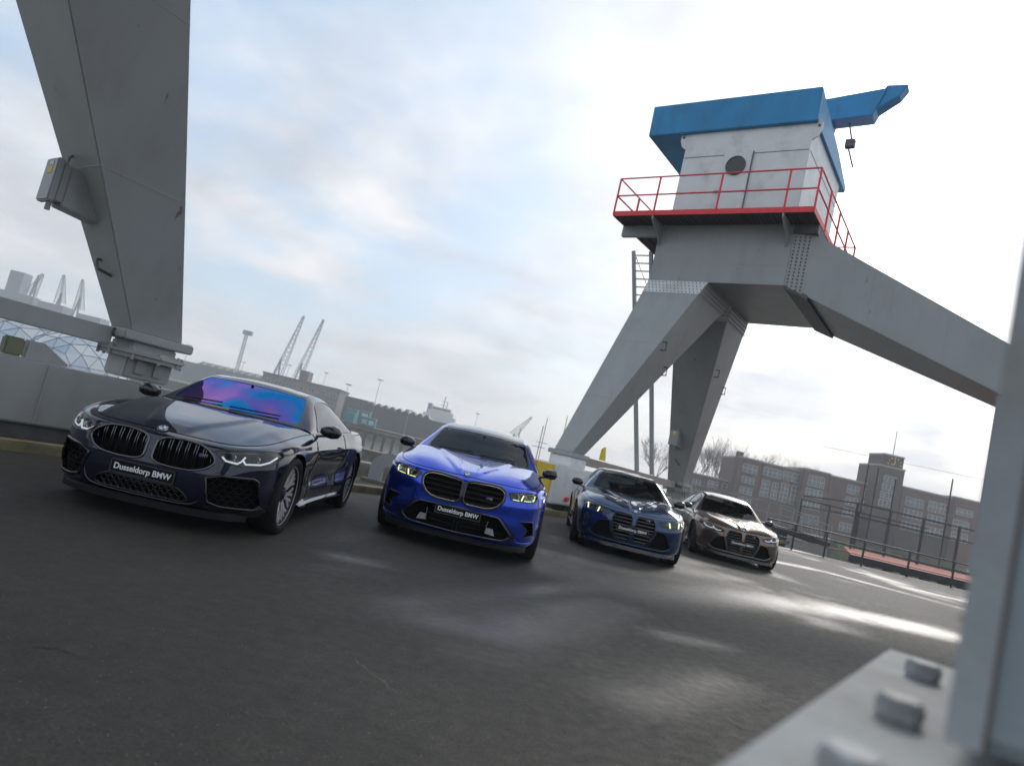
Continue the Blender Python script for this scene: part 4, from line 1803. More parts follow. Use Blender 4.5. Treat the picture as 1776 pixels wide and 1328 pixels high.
    MB().box(cq[0][0] - .001, cq[0][0] + .028, cq[0][1] - .012, cq[0][1] - .001, 1.03, 6.2).build('corner_strip', M_FLANGE, co_)
    MB().box(cq[0][0] + .028, cq[0][0] + .032, cq[0][1] - .005, cq[0][1] - .001, 1.03, 6.2).build('dirty_seam', mat('seam_grime', (.13, .11, .09), .8, noise=.3, nscale=6, dirt=(.15, .085, .05), dscale=9, damt=.8), co_)
    mb = MB()
    fq = flange
    mb.hexa([(p[0], p[1], .965) for p in fq] + [(p[0], p[1], 1.0) for p in fq])
    fl = mb.build('flange_plate', M_FLANGE, root, bevel=.006)
    cx = sum(p[0] for p in cq) / 4
    cy = sum(p[1] for p in cq) / 4
    mb = MB()
    mb.box(cx - .2, cx + .25, cy - .28, cy + .28, .3, .965)
    mb.box(cx - .22, cx + .35, cy - 1.1, cy + 1.1, .12, .5)
    mb.build('pedestal', M_CRANE, root, bevel=.02)
    for (x, y) in bolts:
        mb = MB()
        k = [(x + .027 * math.cos(u + .3), y + .027 * math.sin(u + .3)) for u in np.linspace(0, 2 * math.pi, 6, endpoint=False)]
        mb.prism(k, 2, 1.0, 1.026)
        mb.build('flange_bolt', M_BOLT, fl, bevel=.004)

    # feet of the water-side legs
    for nm, bt in (('front_foot', bA), ('rear_foot', bB)):
        ca, cb = 1.0, (bt[0][1] + bt[2][1]) / 2
        ft = MB().box(.60, 1.40, cb - .46, cb + .46, 1.50, 1.62).build(nm, M_CRANE, root, bevel=.015)
        mb = MB()
        mb.box(.74, 1.30, cb - .30, cb + .30, 1.02, 1.50)
        mb.build('neck', M_CRANE, ft, bevel=.02)
        if nm == 'front_foot':
            MB().box(.66, 1.36, cb - .40, cb + .40, 1.24, 1.497).build('foot_block', M_CRANEW, ft, bevel=.02)
            continue
        mb = MB()
        mb.lathe([(.0, 1.28), (.52, 1.28), (.52, 1.33), (.56, 1.335), (.56, 1.37), (.46, 1.375), (.46, 1.41), (0, 1.41)], 8, 2, (1.0, cb, 0))
        mb.build('slew_ring', M_CRANE, ft)
        mb = MB()
        for i in range(10):
            u = 2 * math.pi * i / 10
            mb.cyl((1 + .5 * math.cos(u), cb + .5 * math.sin(u), 1.26), (1 + .5 * math.cos(u), cb + .5 * math.sin(u), 1.42), .022, 6)
        tag(mb.build('ring_bolts', M_BOLT, ft), kind='stuff')
        for dy in (-.12, .12):
            MB().box(1.31, 1.335, cb + dy - .06, cb + dy + .06, 1.10, 1.28).build('neck_rib', M_CRANE, ft)
        # bolts on the leg shoe
        mb = MB()
        for i in range(3):
            for j in range(2):
                yy = cb - .40 - .0
                mb.cyl((.72 + .2 * i, cb - .462, 1.53 + .06 * j), (.72 + .2 * i, cb - .485, 1.53 + .06 * j), .02, 6)
        tag(mb.build('shoe_bolts', M_CRANED, ft), kind='stuff')
        # slot in the shoe
    # tie beam and wheel-carrier wall between the feet
    b0, b1 = bA[2][1] + .12, bB[0][1] - .12
    MB().box(.82, 1.10, b0, b1, 1.37, 1.60).build('tie_beam', M_SILL if shift == 0 else M_CRANE, root, bevel=.01)
    MB().box(.72, 1.42, b0 - .75, b1 + .9, .26, .98).build('carrier_wall', M_CRANE, root, bevel=.02)
    MB().box(.80, 1.36, b0 - .7, b1 + .85, .05, .255).build('wheel_skirt', M_CRANED, root)
    for yy in np.arange(b0, b1, 1.3):
        MB().box(1.42, 1.435, yy, yy + .03, .28, .96).build('wall_seam', M_CRANE, root)
    for cb in (b0 - .3, b0 + .6, b1 - .4, b1 + .5):
        mb = MB()
        mb.lathe([(.0, -.07), (.24, -.07), (.25, -.06), (.25, .06), (.24, .07), (0, .07)], 24, 0, (1.0, cb, .285))
        mb.build('rail_wheel', M_CRANED, root, smooth=.6)
    mb = MB()
    mb.prism([(b1 - .82, .985), (b1 - .36, .985), (b1 - .36, 1.01), (b1 - .66, 1.20), (b1 - .82, 1.20)], 0, .86, 1.0)
    mb.build('gusset', M_CRANE, root)
    mb = MB()
    mb.box(.86, 1.02, b1 - 1.06, b1 - .86, .985, 1.20)
    mb.build('lamp_box', mat('olive_box', (.17, .18, .11), .6), root, bevel=.02)
    # bogie box below the front leg
    bg_ = MB().box(.70, 1.72, bA[0][1] - 1.25, bA[2][1] + .25, .26, 1.24).build('bogie_box', M_CRANEW, root, bevel=.03)
    cb = bA[0][1]
    MB().box(1.72, 1.76, cb - .35, cb + .30, .45, 1.02).build('door_panel', M_CRANEW, bg_, bevel=.01)
    for (yy, zz) in ((cb - .05, .82), (cb - .6, .42), (cb + .1, .40)):
        mb = MB()
        mb.cyl((1.76 if yy > cb - .3 else 1.72, yy, zz), (1.80, yy, zz), .06, 16)
        mb.build('red_buffer', M_RAILRED, bg_)
    MB().box(.7, 1.0, cb - 1.3, cb - 1.252, .35, 1.2).build('warning_panel', M_YELLOW, bg_)
    MB().box(1.003, 1.12, cb - 1.3, cb - 1.252, .35, 1.2).build('warning_panel', M_ORANGE, bg_)
    MB().box(1.123, 1.6, cb - 1.3, cb - 1.252, .35, 1.2).build('warning_panel', M_YELLOW, bg_)
    MB().prism([(-.05, 1.62), (.25, 1.62), (.12, 2.0), (-.02, 1.93)], 0, 1.32, 1.38).build('warning_board', mat('bright_yellow_board', (.85, .72, .02), .5), root)

    # electric box on the rear leg, cable loop, and lifting lugs
    p = lerp(lerp(bB[0], bB[1], .35), lerp(tB[0], tB[1], .35), .255)
    ax = (p.x, p.y, p.z)
    eb = MB().hexa([(ax[0] - .15, ax[1] - .24, ax[2] - .26), (ax[0] + .15, ax[1] - .24, ax[2] - .26), (ax[0] + .15, ax[1] + .22, ax[2] - .30), (ax[0] - .15, ax[1] + .22, ax[2] - .30),
                    (ax[0] - .15, ax[1] - .24, ax[2] + .22), (ax[0] + .15, ax[1] - .24, ax[2] + .22), (ax[0] + .15, ax[1] + .0, ax[2] + .22), (ax[0] - .15, ax[1] + .0, ax[2] + .22)]).build('electric_box', M_CRANE, root, bevel=.012)
    MB().box(ax[0] - .17, ax[0] + .17, ax[1] - .40, ax[1] - .32, ax[2] - .25, ax[2] + .27).build('box_lid', M_CRANE, eb, bevel=.015)
    MB().box(ax[0] - .15, ax[0] + .15, ax[1] - .32, ax[1] - .241, ax[2] - .22, ax[2] + .23).build('box_body', M_CRANE, eb, bevel=.008)
    MB().box(ax[0] - .05, ax[0] + .06, ax[1] - .404, ax[1] - .40, ax[2] + .08, ax[2] + .16).build('box_sticker', M_YELLOW, eb)
    MB().box(ax[0] - .05, ax[0] + .06, ax[1] - .404, ax[1] - .40, ax[2] + .18, ax[2] + .23).build('box_sticker', M_WHITE_, eb)
    mb = MB()
    mb.cyl((ax[0] + .05, ax[1] - .33, ax[2] - .24), (ax[0] + .05, ax[1] - .33, ax[2] - .34), .03, 10)
    mb.build('cable_gland', M_BOLT, eb, smooth=1.)
    mb = MB()
    mb.tube([(ax[0] + .05, ax[1] - .28, ax[2] + .2), (ax[0] + .05, ax[1] - .27, ax[2] + .34), (ax[0] + .05, ax[1] - .20, ax[2] + .41), (ax[0] + .05, ax[1] - .12, ax[2] + .37), (ax[0] + .05, ax[1] - .10, ax[2] + .2)], .022, 8)
    mb.build('cable_loop', M_CRANE, eb, smooth=1.)
    for (lg, bt, tp, tt, face) in () if shift else ((legA, bA, tA, .62, 1), (legA, bA, tA, .52, 2), (legB, bB, tB, .66, 1), (legB, bB, tB, .60, 2)):
        q = lerp(lerp(bt[1], tp[1], tt), lerp(bt[2], tp[2], tt), .12 if face == 1 else .85)
        mb = MB()
        mb.tube([(q.x, q.y, q.z - .12), (q.x + .14, q.y, q.z - .12), (q.x + .14, q.y, q.z + .12), (q.x + .02, q.y, q.z + .12)], .022, 6)
        mb.build('lifting_lug', M_CRANED, lg)
    q = lerp(lerp(bB[0], bB[1], .5), lerp(tB[0], tB[1], .5), .12)
    MB().tube([(q.x - .06, q.y + .05, q.z + .1), (q.x - .08, q.y - .1, q.z + .08), (q.x, q.y - .12, q.z), (q.x + .08, q.y - .12, q.z - .05), (q.x + .06, q.y + .05, q.z - .08)], .02, 6).build('cable_eye', M_CRANED, legB)

    # platform
    A1, B1, Z = 5.75, 5.4, 9.0
    mb = MB()
    mb.box(0, A1, 0, B1, Z - .06, Z - .02)
    pf = mb.build('platform', M_GRATE, root)
    mb = MB()
    for a in np.arange(.1, A1, .12):
        mb.box(a, a + .02, .02, B1 - .02, Z - .085, Z - .062)
    tag(mb.build('grating_bars', M_GRATE, pf), kind='stuff')
    for (x0, x1, y0, y1) in ((0, A1, -.012, .0), (0, A1, B1, B1 + .012), (-.012, 0, -.012, B1 + .012), (A1, A1 + .012, -.012, B1 + .012)):
        MB().box(x0, x1, y0, y1, Z - .09, Z + .06).build('toe_board', M_RAILRED, pf)
    for a in (1.3, 5.0):
        mb = MB()
        mb.prism([(.0, Z - .09), (.82, Z - .09), (.82, Z - .75), (.6, Z - .55), (.0, Z - .2)], 0, a - .02, a + .02)
        mb.build('bracket', M_CRANE, pf)
    MB().box(-.02, 1.22, .75, .9, Z - .42, Z - .09).build('bracket', M_CRANE, pf)
    MB().box(A1 - .62, A1, .75, 4.9, Z - .35, Z - .09).build('bracket', M_CRANED, pf)
    rl = empty('guard_rail')
    rl.parent = root
    R_ = lambda p, q, r=.024: MB().cyl(p, q, r, 8).build('rail_bar', M_RAILRED, rl, smooth=1.)
    fr = [0, 1.31, 3.18, 5.0, 5.75]
    for a in fr:
        MB().box(a - .025, a + .025, -.03, .0, Z - .05, Z + 1.1).build('rail_post', M_RAILRED, rl)
    for b_ in (1.35, 2.7, 4.05, 5.4):
        MB().box(A1 - .02, A1 + .03, b_ - .025, b_ + .025, Z - .05, Z + 1.1).build('rail_post', M_RAILRED, rl)
        MB().box(-.03, .02, b_ - .025, b_ + .025, Z - .05, Z + 1.1).build('rail_post', M_RAILRED, rl)
    for zz in (.55, 1.1):
        R_((0, -.015, Z + zz), (A1, -.015, Z + zz))
        R_((A1, 0, Z + zz), (A1, B1, Z + zz))
        R_((0, 0, Z + zz), (0, B1, Z + zz))
        R_((0, B1, Z + zz), (A1, B1, Z + zz))
    R_((.02, -.015, Z + 1.08), (1.25, .6, Z + .02), .018)
    # cabin
    C = dict(a0=1.42, a1=5.08, b0=.92, b1=4.75, z0=Z - .02, z1=12.15)
    cbn = MB().box(C['a0'], C['a1'], C['b0'], C['b1'], C['z0'], C['z1']).build('cabin', M_CRANEW, root, bevel=.015)
    for (x0, x1) in ((C['a0'] + .02, 2.7), (3.35, C['a1'] - .02)):
        MB().box(x0, x1, C['b0'] - .006, C['b0'] + .01, 11.145, 11.165).build('panel_seam', M_CRANED, cbn)
    MB().box(C['a1'] - .01, C['a1'] + .006, 1.0, 4.7, 11.145, 11.165).build('panel_seam', M_CRANED, cbn)
    dr = MB().box(2.72, 3.55, C['b0'] - .035, C['b0'], Z + .05, 11.25).build('door', M_CRANEW, cbn, bevel=.04)
    mb = MB()
    mb.lathe([(.27, -.05), (.29, -.05), (.29, .0), (.27, .0)], 32, 1, (3.12, C['b0'] - .035, 10.78), closed=True)
    mb.build('porthole_rim', M_CRANED, cbn, smooth=.5)
    mb = MB()
    mb.lathe([(.0, -.03), (.275, -.03)], 32, 1, (3.12, C['b0'] - .035, 10.78))
    mb.build('porthole_pane', mat('porthole_glass', (.05, .055, .06), .08), cbn)
    MB().bar((3.57, C['b0'] - .05, Z + .15), (3.57, C['b0'] - .05, 11.2), .025).build('door_bar', M_CRANED, cbn)
    MB().bar((2.62, C['b0'] - .04, 10.0), (2.78, C['b0'] - .04, 10.0), .04).build('door_latch', M_CRANED, cbn)
    for (x0, sx) in ((C['a0'], -1), (C['a1'], 1)):
        mb = MB()
        mb.prism([(x0, 11.45), (x0 + .14 * sx, 11.55), (x0 + .22 * sx, 11.75), (x0 + .22 * sx, 11.95), (x0 + .14 * sx, 12.06), (x0, 12.08)], 1, C['b0'] + .02, C['b0'] + .08)
        mb.build('lifting_ear', M_CRANEW, cbn)
        mb = MB()
        mb.cyl((x0 + .13 * sx, C['b0'] + .0, 11.85), (x0 + .13 * sx, C['b0'] + .1, 11.85), .04, 12)
        mb.build('ear_pin', M_CRANED, cbn)
    # blue roof housing with a tall front fascia
    mb = MB()
    mb.prism([(.80, 11.93), (5.3, 11.93), (5.3, 12.12), (3.6, 12.5), (1.4, 12.8), (.76, 12.92)], 0, .13, 5.16)
    mb.build('roof_housing', M_BLUE, root, bevel=.02)
    # jib of the crane behind the roof
    jb = MB()
    jb.hexa([(4.2, 4.6, 12.1), (4.2, 5.2, 12.1), (4.0, 5.2, 13.0), (4.0, 4.6, 13.0), (4.55, 4.6, 14.15), (4.55, 5.2, 14.15), (3.9, 5.2, 14.9), (3.9, 4.6, 14.9)])
    jb.hexa([(4.4, 4.6, 14.15), (5.7, 4.6, 14.2), (5.7, 5.2, 14.2), (4.4, 5.2, 14.15), (3.9, 4.6, 14.92), (6.0, 4.6, 15.1), (6.0, 5.2, 15.1), (3.9, 5.2, 14.92)])
    jb.hexa([(5.6, 4.65, 14.3), (6.35, 4.7, 14.85), (6.35, 5.15, 14.85), (5.6, 5.15, 14.3), (5.95, 4.65, 15.22), (6.55, 4.7, 15.2), (6.55, 5.15, 15.2), (5.95, 5.15, 15.22)])
    jo = jb.build('jib', M_BLUE, root, bevel=.02)
    mb = MB()
    mb.tube([(5.0, 4.9, 14.15), (5.15, 4.9, 13.6), (5.1, 4.9, 13.3), (5.35, 4.9, 12.6)], .03, 6)
    mb.box(5.0, 5.28, 4.8, 5.0, 13.3, 13.55)
    mb.build('hook_block', M_CRANED, jo)
    # inclined ladder behind the head
    ld = empty('ladder')
    ld.parent = root
    for (ta, ba) in ((-.70, 1.12), (-.05, 1.64)):
        MB().bar((ta, 3.0, 8.95), (ba, 3.0, 1.6), .09, .12).build('ladder_stile', M_CRANE, ld)
    for i in range(17):
        zz = 8.8 - i * .28
        t_ = (8.95 - zz) / 7.35
        MB().bar((-.70 + 1.82 * t_, 3.0, zz), (-.05 + 1.69 * t_, 3.0, zz), .035).build('ladder_rung', M_CRANE, ld)
    for i in range(3):
        z0, z1 = 8.9 - i * 1.6, 8.9 - (i + 1) * 1.6
        t0, t1 = (8.95 - z0) / 7.35, (8.95 - z1) / 7.35
        pa, pb = (-.70 + 1.82 * t0, 3.1, z0), (-.05 + 1.69 * t1, 3.1, z1)
        if i % 2:
            pa, pb = (-.05 + 1.69 * t0, 3.1, z0), (-.70 + 1.82 * t1, 3.1, z1)
        MB().bar(pa, pb, .03).build('ladder_brace', M_CRANE, ld)
    return root


M_WHITE_ = mat('sticker_white', (.7, .7, .68), .5)
make_crane(0., 'grey portal crane with red railed platform and blue roof behind the dark blue car', [(10.08, 2.0), (10.7, 2.0), (10.7, 3.66), (10.08, 3.66)], [(9.95, 1.8), (10.85, 1.8), (10.85, 3.86), (9.95, 3.86)],
           [(10.0, 1.9), (10.0, 2.8), (10.0, 3.7)])
SH = -19.67
make_crane(SH, 'neighbouring grey portal crane whose tapering leg stands behind the black-blue coupe', [(10.366, -16.37 - SH), (10.98, -16.37 - SH), (10.98, -15.5 - SH), (10.41, -15.5 - SH)],
           [(10.225, -16.85 - SH), (11.2, -16.85 - SH), (11.2, -15.62 - SH), (10.245, -15.62 - SH)],
           [(10.318, -15.86 - SH), (10.318, -16.22 - SH), (10.310, -16.52 - SH), (10.45, -16.60 - SH)])

# arched steel guard plate at the quay edge between the coupe and the blue saloon
q = on_z(668, 842, 0)
ap = empty('arched_guard_plate', (q.x, q.y, 0), R(-14), 'grey steel plate with an arched hole at the quay edge', 'guard plate')
mb = MB()
outer = [(-.42, 0)] + [(-.42 + .0, .30)] + [(.42 * math.cos(t) * -1, .30 + .36 * math.sin(t)) for t in np.linspace(0.1, math.pi - .1, 13)] + [(.42, .30), (.42, 0)]
inner = [(-.13, .06), (-.13, .26)] + [(-.13 * math.cos(t), .26 + .13 * math.sin(t)) for t in np.linspace(.2, math.pi - .2, 7)] + [(.13, .26), (.13, .06)]
V, T = None, None
pts = [Vector(p) for p in outer + inner]
ed = [(i, (i + 1) % len(outer)) for i in range(len(outer))] + [(len(outer) + i, len(outer) + (i + 1) % len(inner)) for i in range(len(inner))]
vs, _, fs, *_ = delaunay_2d_cdt(pts, ed, [], 0, 1e-6)
vs = np.array([tuple(v) for v in vs])
tr_ = [f for f in fs if inside(vs[list(f)].mean(0)[None], np.array(outer))[0] and not inside(vs[list(f)].mean(0)[None], np.array(inner))[0]]
for yy in (0, .05):
    mb.add([(p[0], yy, p[1]) for p in vs], [tuple(f) for f in tr_])
for lp in (outer, inner):
    n = len(lp)
    mb.add([(p[0], 0, p[1]) for p in lp] + [(p[0], .05, p[1]) for p in lp], [(i, (i + 1) % n, n + (i + 1) % n, n + i) for i in range(n)])
mb.build('plate', M_CRANE, ap)
MB().box(-.55, .55, -.05, .12, 0, .06).build('base_bar', M_CONC, ap, bevel=.01)
# ================================================================== background across the water
CA, SA = math.cos(ROLL), math.sin(ROLL)


def pxm(n, d):
    return n * d / FPX


M_BRICK = mat('dark_brick', (.105, .060, .046), .85, noise=.18, nscale=.8)
M_BRICKD = mat('dark_brick_tower', (.06, .045, .04), .85, noise=.18, nscale=.8)
M_TRIM = mat('pale_stone_trim', (.34, .32, .29), .8)
M_WFRAME = mat('window_frame_white', (.42, .44, .45), .5)
M_WPANE = mat('window_pane', (.05, .07, .08), .08, spec=.9)
M_ROOFG = mat('flat_roof_grey', (.12, .12, .125), .8)
M_SHED = mat('shed_cladding', (.085, .090, .10), .7, noise=.12, nscale=.4)
M_SHEDL = mat('shed_pale', (.30, .31, .32), .7)
M_OFFICE = mat('office_grey', (.17, .165, .16), .8, noise=.12, nscale=.4)
M_TEAL = mat('teal_cabin', (.025, .20, .23), .6)
M_STEELG = mat('galvanised_steel', (.25, .26, .27), .5)
M_DARKST = mat('dark_painted_steel', (.025, .030, .034), .5)
M_SHIPW = mat('ship_white', (.62, .63, .64), .45)
M_SHIPB = mat('ship_dark_hull', (.06, .07, .09), .5)
M_FARCR = mat('far_crane_paint', (.17, .21, .25), .6)
M_TIMBER = mat('grey_timber', (.15, .135, .11), .9, noise=.3, nscale=.7)
M_GRASS = mat('bank_grass', (.055, .075, .028), .95, noise=.4, nscale=.5)
M_DECKO = mat('orange_sports_deck', (.33, .075, .042), .85, noise=.08, nscale=1.)
M_BARK = mat('bare_tree_bark', (.10, .085, .072), .9)
M_ETFE = mat('pavilion_foil', (.50, .54, .58), .12, metal=.55, noise=.06, nscale=.5)

# far shore
mb = MB()
mb.add([(-900, 205, -.6), (62, 205, -.6), (62, 122, -.6), (900, 122, -.6), (900, 1300, -.6), (-900, 1300, -.6)], [(0, 1, 2, 3, 4, 5)])
mb.add([(-900, 205, -.6), (62, 205, -.6), (62, 205, -5), (-900, 205, -5)], [(0, 3, 2, 1)])
mb.add([(62, 122, -.6), (900, 122, -.6), (900, 122, -5), (62, 122, -5)], [(0, 3, 2, 1)])
mb.add([(62, 205, -.6), (62, 122, -.6), (62, 122, -5), (62, 205, -5)], [(0, 3, 2, 1)])
tag(mb.build('far_shore', mat('far_shore_ground', (.13, .125, .11), .9, noise=.2, nscale=.1)), kind='structure')
mb = MB()
mb.hexa([(62, 117, -5), (300, 117, -5), (300, 123, -5), (62, 123, -5), (62, 121, .1), (300, 121, .1), (300, 123, .1), (62, 123, .1)])
tag(mb.build('grass_bank', M_GRASS), kind='structure')


def window_mesh(w, h, nx, ny):
    """casement: frame and bars proud of dark panes, face towards -y"""
    mb = MB()
    mb.add([(-w / 2, -.02, -h / 2), (w / 2, -.02, -h / 2), (w / 2, -.02, h / 2), (-w / 2, -.02, h / 2)], [(0, 1, 2, 3)])
    mb.cur = 1
    f = .10
    for i in range(nx + 1):
        x = -w / 2 + w * i / nx
        mb.box(x - f / 2, x + f / 2, -.10, -.01, -h / 2, h / 2)
    for j in range(ny + 1):
        z = -h / 2 + h * j / ny
        mb.box(-w / 2, w / 2, -.11, -.01, z - f / 2, z + f / 2)
    return mb.mesh('window', [M_WPANE, M_WFRAME])


WM = {}


def add_window(parent, origin, p, w, h, nx=None, ny=2):
    nx = nx or max(2, int(round(w / 1.1)))
    k = (round(w * 2) / 2, round(h * 2) / 2, nx, ny)
    if k not in WM:
        WM[k] = window_mesh(k[0], k[1], nx, ny)
    return link('window', WM[k], parent, (p[0] - origin[0], p[1] - origin[1], p[2] - origin[2]))


# ---- brick school-like building with clock tower
DB = 165.


def zp4(X, Y):
    return 1180 + X / 3.289, 740 + Y / 3.289


def wall_pt(X, Y, d=DB):
    return on_y(*zp4(X, Y), d)


org = wall_pt(700, 560)
org.z = -.6
bd = empty('brick_building', tuple(org), 0, 'long dark brick building with white casement windows and a clock tower', 'building')


def bblock(name, xl, yl, xr, yr, d=DB, depth=14, m_=M_BRICK, trim=True, z0=-.6):
    a, b_ = wall_pt(xl, yl, d), wall_pt(xr, yr, d)
    zt = (a.z + b_.z) / 2
    o = MB().box(a.x - org.x, b_.x - org.x, d - org.y, d + depth - org.y, z0 - org.z, zt - org.z).build(name, m_, bd)
    if trim:
        MB().box(a.x - org.x - .1, b_.x - org.x + .1, d - org.y - .15, d + depth - org.y, zt - org.z, zt - org.z + .35).build('parapet', M_TRIM, o)
    return o


bblock('wing', 60, 268, 345, 325, DB + 6)
bblock('block', 350, 178, 470, 200, DB)
bblock('block', 470, 207, 716, 262, DB + 1.5)
bblock('block', 716, 240, 858, 274, DB - 1)
bblock('block', 858, 282, 1128, 342, DB + 1.5)
bblock('block', 1272, 347, 1570, 412, DB + 1.5)
bblock('block', 1570, 412, 2100, 520, DB)
tw = bblock('clock_tower', 1132, 222, 1282, 250, DB - 2, 9, M_BRICKD)
tw2 = bblock('tower_top', 1168, 158, 1278, 182, DB - 1.5, 7, M_BRICKD, trim=True)
bblock('chimney', 336, 140, 362, 145, DB + 2, 2, M_BRICKD, trim=False)
MB().box(*(lambda a, b_: (a.x - org.x, b_.x - org.x, 3, 9, a.z - org.z - .6, a.z - org.z))(wall_pt(1290, 340), wall_pt(1480, 372))).build('roof_plant', M_TRIM, bd)
WIN = [(90, 317, 50, 35), (185, 327, 55, 40), (265, 345, 55, 40), (398, 240, 85, 45), (385, 305, 75, 40), (372, 365, 75, 40), (525, 262, 100, 50), (638, 287, 105, 50), (480, 350, 42, 100), (535, 365, 40, 100),
       (590, 375, 42, 105), (650, 390, 42, 105), (775, 312, 95, 55), (760, 380, 95, 50), (745, 445, 95, 45), (730, 525, 100, 50), (985, 360, 75, 50), (975, 425, 75, 45), (960, 492, 75, 50), (940, 572, 70, 50),
       (1080, 382, 60, 45), (1335, 432, 105, 50), (1470, 462, 120, 55), (1620, 490, 90, 42), (1325, 500, 100, 45), (1460, 530, 110, 50), (1310, 570, 100, 45), (1450, 600, 110, 50), (1600, 560, 90, 45), (1590, 630, 90, 45),
       (1070, 450, 60, 45), (1055, 520, 60, 45), (365, 420, 75, 40), (75, 375, 50, 35), (170, 385, 50, 35)]
for (X, Y, w, h) in WIN:
    d = DB + 1.4
    if X < 330:
        d = DB + 5.9
    elif X < 465 or X > 1570:
        d = DB - .1
    elif 716 < X < 858:
        d = DB - 1.1
    p = wall_pt(X, Y, d)
    s = DB / FPX / 3.289
    add_window(bd, org, p, w * s, h * s / CA * .95, None, 4 if h > 90 else 2)
# stair glazing of the tower
for k in range(4):
    p = wall_pt(1195 - k * 10, 300 + k * 45, DB - 2.1)
    add_window(bd, org, p, 3.0, 1.6, 3, 1)
# clock: ring of bars and two hands
p = wall_pt(1220, 215, DB - 1.6)
ck = MB()
for i in range(12):
    t = 2 * math.pi * i / 12
    r0, r1 = 1.35, 1.75
    ck.bar((p.x - org.x + r0 * math.sin(t), p.y - org.y - .12, p.z - org.z + r0 * math.cos(t)), (p.x - org.x + r1 * math.sin(t), p.y - org.y - .12, p.z - org.z + r1 * math.cos(t)), .16, .22)
ck.bar((p.x - org.x, p.y - org.y - .14, p.z - org.z), (p.x - org.x - .0, p.y - org.y - .14, p.z - org.z + 1.2), .14, .2)
ck.bar((p.x - org.x, p.y - org.y - .14, p.z - org.z), (p.x - org.x - .85, p.y - org.y - .14, p.z - org.z - .1), .14, .2)
ck.build('clock_dial', mat('clock_gold', (.75, .50, .12), .4, metal=.3), bd)
p = wall_pt(1240, 162, DB)
MB().cyl((p.x - org.x, 2, p.z - org.z), (p.x - org.x, 2, p.z - org.z + 6), .09, 6).build('antenna', M_STEELG, bd)


# ---- bare trees
def bare_tree(px, py_top, d, seed, label):
    rnd = random.Random(seed)
    tp = on_y(px, py_top, d)
    base = Vector((tp.x - .3, d, -.6))
    H = tp.z + .6
    root = empty('bare_tree', tuple(base), 0, label, 'tree', 'bare winter trees behind the brick building')
    tb, cb = MB(), MB()
    tb.tube([(0, 0, 0), (.05, 0, H * .18), (0, .05, H * .34)], [.28, .22, .17], 8)

    def grow(p, dr, ln, r, lv):
        n = 3
        pts = [p]
        q = Vector(p)
        dd = Vector(dr)
        for i in range(n):
            dd = (dd + Vector((rnd.uniform(-.16, .16), rnd.uniform(-.16, .16), rnd.uniform(-.02, .14)))).normalized()
            q = q + dd * ln / n
            pts.append(q.copy())
        cb.tube(pts, [r, r * .85, r * .7, r * .5], 3, cap=False)
        if lv == 0:
            return
        for k in range(rnd.choice((3, 3, 4)) if lv > 1 else 4):
            t_ = rnd.uniform(.35, 1.)
            i = min(n - 1, int(t_ * n))
            s = pts[i].lerp(pts[i + 1], t_ * n - i)
            nd = (dd + Vector((rnd.uniform(-.9, .9), rnd.uniform(-.9, .9), rnd.uniform(-.1, .75)))).normalized()
            grow(s, nd, ln * rnd.uniform(.55, .8), r * .58, lv - 1)

    for k in range(6):
        a = k * 1.05 + rnd.random()
        grow(Vector((0, .05, H * rnd.uniform(.2, .34))), Vector((math.cos(a) * .55, math.sin(a) * .55, 1)).normalized(), H * rnd.uniform(.34, .42), .13, 4)
    tb.build('trunk', M_BARK, root, smooth=1.)
    cb.build('crown', M_BARK, root)
    return root


for i, (px, py, d, lb) in enumerate(((1224, 768, 188, 'bare leafless tree beside the crane rear leg'), (1250, 775, 192, 'bare leafless tree between the crane rear leg and the brick chimney'),
                                      (1274, 776, 195, 'bare leafless tree touching the brick chimney'), (1150, 768, 190, 'bare leafless tree seen between the ladder and the crane rear leg'),
                                      (1305, 785, 200, 'bare treetop above the left end of the brick building'), (1350, 800, 200, 'bare treetop above the tall stair windows of the brick building'),
                                      (1395, 812, 205, 'low bare treetop above the middle of the brick building'))):
    bare_tree(px, py, d, 11 + i, lb)


# ---- far quay jetty on timber piles
def zp6(X, Y):
    return 580 + X / 4.44, 640 + Y / 4.44


DJ = 112.
a, b_ = on_y(*zp6(30, 398), DJ), on_y(*zp6(760, 605), DJ)
jt = empty('timber_jetty', (a.x, DJ, -3.4), 0, 'low grey timber jetty on a row of piles across the water', 'jetty')
zt = -.35
MB().box(-6, b_.x - a.x + 22, 0, 2.2, zt + 3.4 - .45, zt + 3.4).build('jetty_deck', M_TIMBER, jt)
MB().box(-6, b_.x - a.x + 22, -.06, .0, zt + 3.4 + .35, zt + 3.4 + .5).build('jetty_rail', M_TIMBER, jt)
pm = MB().box(-.22, .22, 0, .4, -1.5, 3.4 + zt - .46).mesh('pile', M_TIMBER)
pm2 = MB().box(-.05, .05, -.055, .0, 3.4 + zt, 3.4 + zt + .349).mesh('rail_post', M_TIMBER)
x = -6.
i = 0
while x < b_.x - a.x + 22:
    link('pile', pm, jt, (x, .05, 0))
    link('rail_post', pm2, jt, (x + .8, 0, 0))
    x += 1.55
    i += 1

